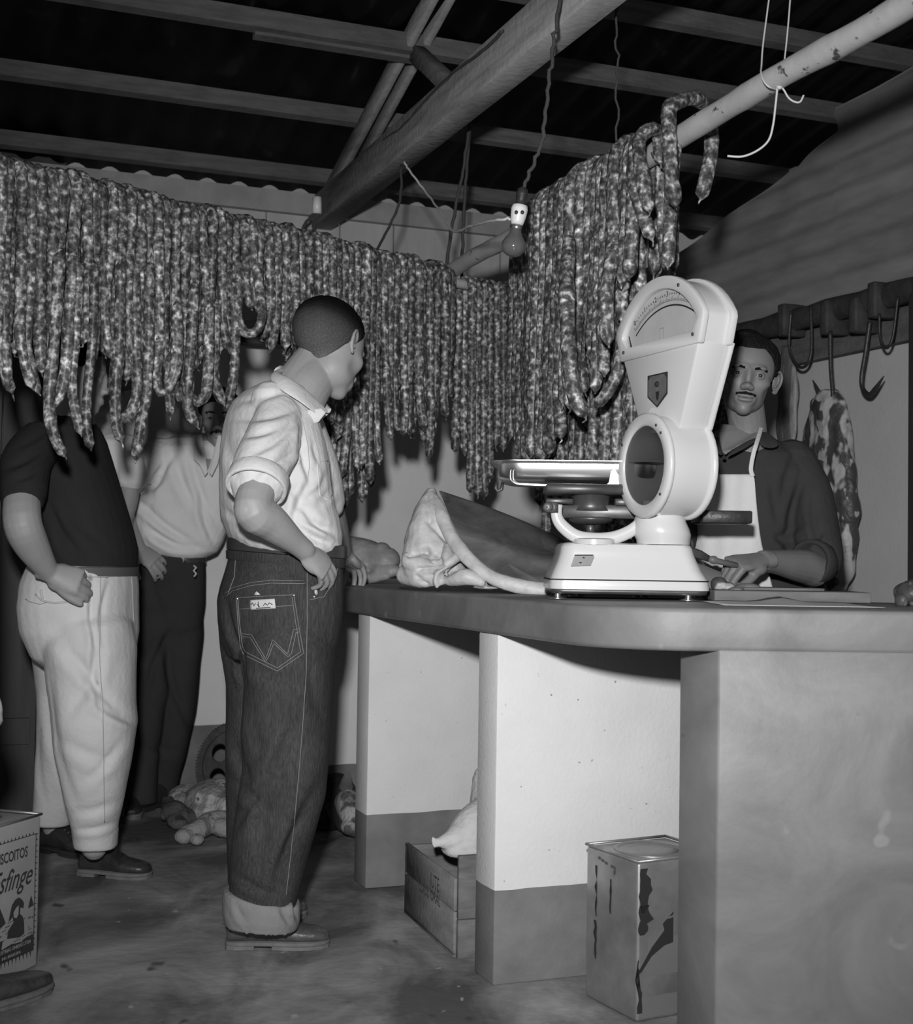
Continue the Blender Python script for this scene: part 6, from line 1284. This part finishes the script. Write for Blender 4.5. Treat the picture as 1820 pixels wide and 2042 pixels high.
b = MB(); rows(b, [(1112, 276, 408, 5.7), (1100, 268, 432, 5.7), (1080, 264, 445, 5.7), (1040, 264, 462, 5.7), (1000, 268, 480, 5.7), (960, 278, 500, 5.7), (920, 290, 520, 5.7), (895, 300, 520, 5.7), (878, 325, 500, 5.7), (868, 365, 470, 5.7)], 0, .56)
b.limb([P(318, 905, 5.66), P(285, 935, 5.6), P(255, 962, 5.58)], [.07, .072, .066], 18); b.limb([P(505, 905, 5.66), P(530, 960, 5.62)], [.07, .066], 16)
FC = [(265, 985, 330, 950, .019, 8), (275, 995, 380, 1080, .019, 8), (265, 985, 262, 1060, .014, 7), (300, 960, 345, 905, .014, 8), (345, 900, 400, 1020, .012, 9), (380, 900, 430, 1040, .012, 8), (300, 1060, 400, 1095, .014, 8), (330, 930, 300, 1000, .012, 8), (290, 1040, 350, 1090, .014, 8), (400, 980, 425, 1080, .014, 7)]
shC = emit('shirt', fuse(b, .006, 3, lambda V, N: folds(V+N*(wob(V, 14, 71)*.007+wob(V, 34, 72)*.003)[:, None], N, FC)), m_shC, pc, label='rumpled open-necked white shirt')
tc_ = bvh(shC, np.array(pc['loc'])); bb_ = patch(tc_, [(392, 872), (432, 872), (426, 900), (415, 940), (404, 905)], .004, .001)
if bb_: emit('open_neck', bb_, skC, pc, shade=False, label='bare skin in the open neck')
b = MB(); b.prism([P(x, y, 5.50) for x, y in [(384, 868), (402, 866), (414, 942), (408, 950), (398, 928), (386, 915)]], A(0, .008, 0)); b.prism([P(x, y, 5.50) for x, y in [(446, 868), (434, 868), (416, 942), (422, 950), (434, 925)]], A(0, .008, 0)); emit('collar', bevel(b, .002, 1), m_shC, pc)
b = MB(); rows(b, [(1106, 270, 408, 5.7), (1140, 266, 409, 5.7), (1200, 262, 409, 5.7), (1250, 266, 402, 5.7), (1280, 290, 380, 5.7)], 0, .62)
rows(b, [(1150, 285, 325, 5.70), (1210, 264, 342, 5.69), (1260, 262, 345, 5.68), (1400, 252, 330, 5.62), (1500, 246, 318, 5.6), (1600, 242, 312, 5.6)], 0, .95); rows(b, [(1150, 345, 390, 5.72), (1210, 325, 404, 5.72), (1260, 322, 405, 5.72), (1340, 308, 398, 5.72), (1420, 300, 388, 5.72), (1500, 290, 372, 5.72), (1582, 284, 352, 5.74)], 0, .95)
emit('trousers', fuse(b, .006, 10, lambda V, N: folds(V+N*(wob(V, 14, 81)*.006)[:, None], N, [(330, 1290, 380, 1450, .012, 9), (345, 1250, 290, 1400, .012, 8), (300, 1150, 330, 1240, .008, 9), (290, 1480, 360, 1500, .008, 9)])), m_trC, pc, label='dark trousers')
b = MB(); rows(b, [(1122, 270, 408, 5.7), (1121, 267, 410, 5.7), (1106, 268, 410, 5.7), (1105, 272, 407, 5.7)], 0, .62); emit('belt', b, m_beltm, pc, auto=50)
b = MB(); b.tube([P(386, 1128, 5.5), P(391, 1132, 5.5), P(386, 1138, 5.5), P(391, 1144, 5.5), P(387, 1150, 5.5)], .004, 6); emit('key_fob', b, m_lab, pc, label='small white tag hanging at the belt')
shoe(pc, P(342, 1600, 5.75)*A(1, 1, 0), P(286, 1600, 5.6)*A(1, 1, 0)+A(-.08, -.1, 0), m_leather, m_leather, .05, .10); shoe(pc, P(246, 1600, 5.65)*A(1, 1, 0), G(262, 1636), m_leather, m_sole, .05, .09)

# ---------------------------------------------------------------- man D: hat, pale shirt, mostly hidden behind B
pd = root('person', 'man in brimmed hat and pale shirt, mostly hidden behind the dark shirt', 'person', P(205, 1560, 5.4)*A(1, 1, 0))
skD = skinmat('skin_d', .32); cD = P(205, 812, 5.4); RD = HR_(A(-.5, -.85, 0)); b = MB(); head(b, cD, RD, 0.93); b.limb([cD+A(0, 0, -.06), P(205, 880, 5.42)], [.052, .065], 16)
rows(b, [(1110, 150, 250, 5.4), (1000, 150, 260, 5.4), (900, 160, 260, 5.4), (875, 175, 240, 5.4)], 0, .6)
for x in (180, 225): b.limb([P(x, 1120, 5.4), P(x, 1300, 5.4), P(x, 1580, 5.4)], [.05, .045, .04], 12)
b.limb([P(250, 900, 5.4), P(258, 980, 5.36), P(240, 1060, 5.3)], [.045, .04, .032], 12); b.limb([P(160, 900, 5.4), P(150, 980, 5.36), P(165, 1060, 5.3)], [.045, .04, .032], 12)
emit('body', fuse(b, .007, 2), skD, pd)
m_hat = cloth('felt_hat', .16, .2); b = MB(); q = P(200, 772, 5.4); ang = np.linspace(0, 2*math.pi, 30, endpoint=False); tl_ = lambda r, z: [q+A(r*.86*math.cos(a), r*.95*math.sin(a), z+.05*r*math.cos(a)*3.0*.6) for a in ang]
b.loft([tl_(.165, -.004), tl_(.17, .002), tl_(.165, .006), tl_(.10, .008), tl_(.095, .05), tl_(.085, .11), tl_(.05, .12), tl_(.01, .105)]); emit('hat', b, m_hat, pd, auto=60, label='brimmed felt hat')
b = MB(); rows(b, [(1110, 145, 258, 5.4), (1000, 145, 266, 5.4), (920, 150, 270, 5.4), (880, 165, 262, 5.4), (866, 190, 235, 5.4)], 0, .62); b.limb([P(255, 895, 5.4), P(262, 950, 5.36)], [.06, .058], 14); b.limb([P(158, 895, 5.4), P(150, 950, 5.36)], [.06, .058], 14)
emit('shirt', fuse(b, .007, 3, lambda V, N: V+N*(wob(V, 16, 91)*.006)[:, None]), m_shC, pd, label='pale shirt')
b = MB(); rows(b, [(1105, 150, 254, 5.4), (1250, 150, 256, 5.4), (1290, 152, 254, 5.4)], 0, .65)
for a0, c0 in ((152, 205), (202, 254)): rows(b, [(1240, a0, c0, 5.4), (1595, a0+4, c0-6, 5.4)], 0, .9)
emit('trousers', fuse(b, .007, 3), m_trC, pd)
for x in (180, 228): shoe(pd, P(x, 1600, 5.48)*A(1, 1, 0), P(x-5, 1600, 5.3)*A(1, 1, 0), m_leather, m_leather)

# ---------------------------------------------------------------- person E: only a hand, trouser edge and shoe enter at the left edge
ex_, ey_ = -1.125, 3.05
pe = root('person', 'person at the left edge, only a worn shoe toe and a hand showing', 'person', A(ex_-.1, ey_, 0))
skE = skinmat('skin_e', .36); b = MB(); E3 = lambda dx, z, dy=0: A(ex_+dx, ey_+dy, z)
hw_ = P(-42, 1352, 3.02); b.limb([E3(.03, 1.30), E3(.06, 1.02, -.02), hw_], [.05, .04, .028], 14); hand(b, hw_, nrm(A(.30, -.1, -1)), A(-.3, .5, 0), 1, (30, 36, 24), s=.95)
for dx in (0, -.25): b.limb([E3(dx, .95), E3(dx, .5), E3(dx, .08)], [.07, .05, .04], 14)
b.limb([E3(-.12, .95), E3(-.12, 1.2), E3(-.12, 1.45)], [.13, .14, .09], 18); b.limb([E3(-.12, 1.45), E3(-.12, 1.56)], [.06, .058], 14); b.limb([E3(-.0, 1.42), E3(.03, 1.30)], [.05, .05], 14)
head(b, E3(-.11, 1.66), HR_(A(.8, .5, 0)))
emit('body', fuse(b, .007, 2), skE, pe)
b = MB(); b.limb([E3(-.12, 1.02), E3(-.12, 1.2), E3(-.12, 1.42)], [.165, .17, .13], 22); b.limb([E3(-.04, 1.42), E3(-.01, 1.30), E3(.0, 1.2)], [.07, .068, .06], 16); emit('shirt', fuse(b, .009, 3), m_shC, pe)
b = MB(); b.limb([E3(-.12, 1.0), E3(-.12, .9)], [.16, .15], 20)
for dx in (0, -.25): b.limb([E3(dx-.02, .93), E3(dx, .55), E3(dx, .10)], [.11, .095, .075], 18)
emit('trousers', fuse(b, .008, 4), m_trB, pe)
toe = G(97, 1970)*A(1, 1, 0); shoe(pe, A(ex_-.03, ey_-.04, 0), toe, m_brownshoe, m_sole, .054, .085); shoe(pe, A(ex_-.30, ey_-.02, 0), A(ex_-.10, ey_+.02, 0), m_brownshoe, m_sole, .052, .085)

# ---------------------------------------------------------------- man F: butcher in apron
pf = root('person', 'man with thin moustache in dark shirt and white apron behind the counter', 'person', P(1500, 1500, 3.95)*A(1, 1, 0))
skF = skinmat('skin_f', .185); par_skin[0] = skF
SF = 1.0; FT_ = 1.06; cF = P(1488, 753, 3.88); RF = HR_(A(-.13, -1, -.03), ZZ, math.radians(8))
b = MB()
b.limb([cF+RF@A(0, -.02, -.055), P(1490, 850, 3.93), P(1487, 915, 3.96)], [.056, .054, .07], 20)
for sx in (-1, 1): b.limb([cF+RF@A(sx*.045, -.01, -.06), P(1482+sx*8, 892, 3.90)], [.014, .013], 10)
rows(b, [(1300, 1440, 1560, 3.98), (1150, 1440, 1560, 3.98), (1000, 1430, 1560, 3.98), (920, 1430, 1545, 3.98), (890, 1445, 1530, 3.98)], 0, .5)
for x in (1440, 1535): b.limb([P(x, 1300, 3.97), P(x, 1500, 3.97), P(x, 1850, 3.97)], [.08, .07, .05], 12)
sh_, el_, wr_ = P(1600, 945, 3.97), P(1632, 1130, 3.86), P(1523, 1118, 3.66)
b.limb([sh_, (sh_+el_)/2, el_, el_*.7+wr_*.3+A(0, 0, -.004), wr_*.75+el_*.25, wr_], [.048, .048, .046, .047, .034, .029], 18)
hand(b, wr_+(wr_-el_)*.04, nrm(P(1450, 1128, 3.60)-wr_), A(-.1, .35, -.9), -1, (60, 70, 45), thumb=(.35, .9, -.55), s=1.10, each=[(52, 70, 50), (58, 72, 50), (62, 72, 50), (64, 70, 50)])
b.limb([P(1385, 950, 3.97), P(1350, 1080, 3.88), P(1385, 1135, 3.72)], [.055, .045, .03], 14); hand(b, P(1388, 1137, 3.70), nrm(A(.6, -.6, -.35)), A(.2, .3, -.9), 1, (50, 60, 40), s=1.0)
hb_ = MB(); head(hb_, cF, RF, SF, ears=1.75, fine=True, fat=FT_, jaw=1.02); bodyF = emit('body', with_head(fuse(b, .0033, 2), hb_), skF, pf); eyes(pf, cF, RF, SF, (-.02, 1, .02))
T = lambda x, y, z: cF+RF@(A(x, y, z)*SF)
hl2 = [(-.12, -.055), (-.05, -.05), (-.02, -.012), (.004, -.006), (.022, .008), (.034, .035), (.050, .060), (.075, .078), (.12, .090)]
Vh, Fh, qh, hh = cap_hair(cF, RF, SF, hl2, .0045, lambda q, h: np.clip(h/.045, 0, 1)*(.014+.010*np.clip(q[:, 0]/.06, -.5, 1)*(q[:, 2] > .02)+.004*wob(q, 70, 12)+.0016*wob(q*A(1, .3, 1), 260, 13)), 6, rec=.012, fat=FT_)
emit('hair', keepmesh(mesh_from(Vh, Fh), hh > -.014), m_hair_dark, pf, label='thick dark swept-back hair')
mst = [A(x, .0965-abs(x)*.38, -.0505-abs(x)*.16) for x in (-.028, -.018, -.008, 0, .008, .018, .028)]
strandband(pf, mst, .04, .0026, m_hair_dark, 'moustache', cF, RF, SF, 21, 220, .0045)
for sx in (-1, 1): strandband(pf, [A(sx*x, .0925-max(0, x-.018)*.55, z_) for x, z_ in ((.013, .0175), (.024, .0200), (.035, .0200), (.046, .0160))], .03, .0027, m_hair_dark, 'eyebrow', cF, RF, SF, 31+sx, 170, .006, (sx*.9, .1, -.1))
m_lip = M('lips', .13, .5, .4); b = MB(); b.tube([T(x, .0950-abs(x)*.40, -.0655+.0) for x in (-.022, -.011, 0, .011, .022)], [.0006, .0011, .0012, .0011, .0006], 6); emit('mouth_line', b, M('mouth_line', .04, .6), pf)
m_shF = cloth('butcher_shirt', .042, .2, .12)
b = MB(); rows(b, [(1310, 1400, 1610, 3.98), (1180, 1398, 1612, 3.98), (1100, 1392, 1612, 3.98), (1000, 1382, 1615, 3.98), (940, 1372, 1616, 3.98), (905, 1385, 1592, 3.98), (885, 1425, 1560, 3.98), (868, 1445, 1535, 3.98)], 0, .58)
b.limb([P(1578, 925, 3.98), P(1610, 990, 3.95), P(1630, 1070, 3.90), P(1638, 1115, 3.87)], [.072, .070, .066, .064], 20); b.limb([P(1400, 920, 3.98), P(1365, 1000, 3.95), P(1352, 1070, 3.9)], [.07, .065, .06], 16)
FF = [(1545, 1060, 1580, 1100, .010, 8), (1600, 960, 1570, 1090, .010, 9), (1590, 900, 1560, 1000, .006, 9), (1620, 990, 1640, 1100, .008, 8), (1540, 960, 1560, 1060, .006, 8), (1530, 1080, 1590, 1050, .008, 8), (1600, 1090, 1640, 1060, .007, 7)]
shF = emit('shirt', fuse(b, .005, 3, lambda V, N: folds(V+N*(wob(V, 16, 101)*.005+wob(V, 44, 102)*.002)[:, None], N, FF)), m_shF, pf, label='dark work shirt with rolled sleeve')
b = MB(); ax = nrm(wr_-el_); cc = P(1627, 1122, 3.85); b = cuffring(cc, ax, [(-.014, .056), (-.004, .066), (.034, .065), (.038, .061), (.036, .052), (.0, .048)]); emit('rolled_cuff', b, m_shF, pf)
TF = bvh(shF, np.array(pf['loc']))
# open neck of skin, collar flaps
neck = patch(TF, [(1432, 868), (1450, 905), (1470, 905), (1500, 893), (1535, 868), (1500, 850), (1455, 850)], .003, .002)
b = MB(); qn = [P(x, y, Y) for x, y, Y in [(1433, 864, 3.87), (1440, 900, 3.84), (1446, 908, 3.835), (1462, 896, 3.835), (1490, 882, 3.84), (1512, 872, 3.86), (1520, 850, 3.9), (1440, 845, 3.9)]]; b.prism(qn, A(0, .03, 0)); emit('bare_chest', fuse(b, .004, 3), skF, pf)
def flap(pts, nm='collar', th=.004):
    q = [P(*p) for p in pts]; c = np.mean(q, axis=0); V = q+[c+A(0, -.006, 0)]; n = len(q); Fc = [(i, (i+1) % n, n) for i in range(n)]
    me = mod_eval(mesh_from(V, Fc), [('SOLIDIFY', dict(thickness=th, offset=0)), ('SUBSURF', dict(levels=2))]); return emit(nm, me, m_shF, pf)
flap([(1519, 856, 3.90), (1540, 868, 3.88), (1556, 885, 3.86), (1548, 894, 3.845), (1528, 895, 3.83), (1512, 886, 3.825), (1514, 872, 3.84)])
flap([(1512, 868, 3.85), (1510, 880, 3.825), (1470, 903, 3.81), (1446, 914, 3.80), (1450, 905, 3.81), (1476, 886, 3.825)], 'shirt_front_edge')
flap([(1428, 868, 3.88), (1436, 890, 3.84), (1444, 912, 3.80), (1430, 905, 3.81), (1412, 885, 3.84), (1416, 866, 3.88)])
b = MB()
for x, y in ((1442, 914), ):
    q = pr(TF, x, y, .004); q = P(1443, 912, 3.79); b.ell(q, (.006, .003, .006), n=12, m=6)
emit('button', b, m_ink, pf)
# apron
m_apron = M('white_apron', .62, .9, .15, amt=.05, scale=7, bump=.2, bscale=60, spots=[(16, .74, .35)])
ar = [(946, 1372, 1503), (960, 1370, 1505), (1000, 1366, 1507), (1050, 1362, 1512), (1085, 1360, 1517), (1120, 1358, 1526), (1180, 1352, 1542), (1260, 1350, 1560), (1500, 1350, 1570)]
V = []; nxx = 26
for py, xl, xr in ar:
    for i in range(nxx):
        x = xl+(xr-xl)*i/(nxx-1); u = (x-1495)/125.0; Yd = 3.98-.163*math.sqrt(max(.05, 1-min(1, abs(u))**2.3))-.012; V.append(P(x, py, Yd+.004*math.sin(x*.13+py*.01)))
Fc = [(j*nxx+i, j*nxx+i+1, (j+1)*nxx+i+1, (j+1)*nxx+i) for j in range(len(ar)-1) for i in range(nxx-1)]
me = mod_eval(mesh_from(V, Fc), [('SUBSURF', dict(levels=1)), ('SOLIDIFY', dict(thickness=.003, offset=-1))]); emit('apron', me, m_apron, pf, label='white bib apron')
def strap(pts, w=.0065):
    pp, rr = smooth([P(*q) for q in pts], w, 5); b = MB(); b.tube(pp, [(.0015, w)]*len(pp), 8, up=(0, -1, 0)); return b
emit('apron_strap', strap([(1501, 950, 3.80), (1497, 935, 3.80), (1502, 905, 3.80), (1508, 885, 3.81), (1515, 862, 3.86), (1520, 845, 3.92)]), m_apron, pf)
b = MB()
for x in (1440, 1535): b.limb([P(x, 1290, 3.98), P(x, 1500, 3.98), P(x, 1850, 3.98)], [.10, .09, .075], 14)
emit('trousers', fuse(b, .009, 3), m_trC, pf)
shoe(pf, P(1440, 1900, 4.05)*A(1, 1, 0), P(1435, 1900, 3.78)*A(1, 1, 0), m_leather, m_leather); shoe(pf, P(1535, 1900, 4.05)*A(1, 1, 0), P(1545, 1900, 3.78)*A(1, 1, 0), m_leather, m_leather)
# knife in the fist
kn = root('knife', 'dark-handled knife held in the fist of the man in the apron', 'knife', P(1420, 1118, 3.58))
b = MB(); pp = [P(1470, 1128, 3.59), P(1430, 1119, 3.575), P(1424, 1117, 3.573), P(1419, 1116, 3.57), P(1413, 1114, 3.568)]; b.tube(pp, [.008, .008, .0115, .0105, .007], 14); emit('handle', b, M('knife_handle', .15, .4), kn)
b = MB(); b.tube([P(1415, 1115, 3.568), P(1395, 1106, 3.56), P(1370, 1098, 3.555), P(1350, 1095, 3.55)], [(.008, .0015), (.012, .0015), (.012, .0012), (.002, .0008)], 8, up=(0, 0, 1)); emit('blade', b, m_steel, kn)
print('TRIS', sum(len(m.polygons) for m in bpy.data.meshes))
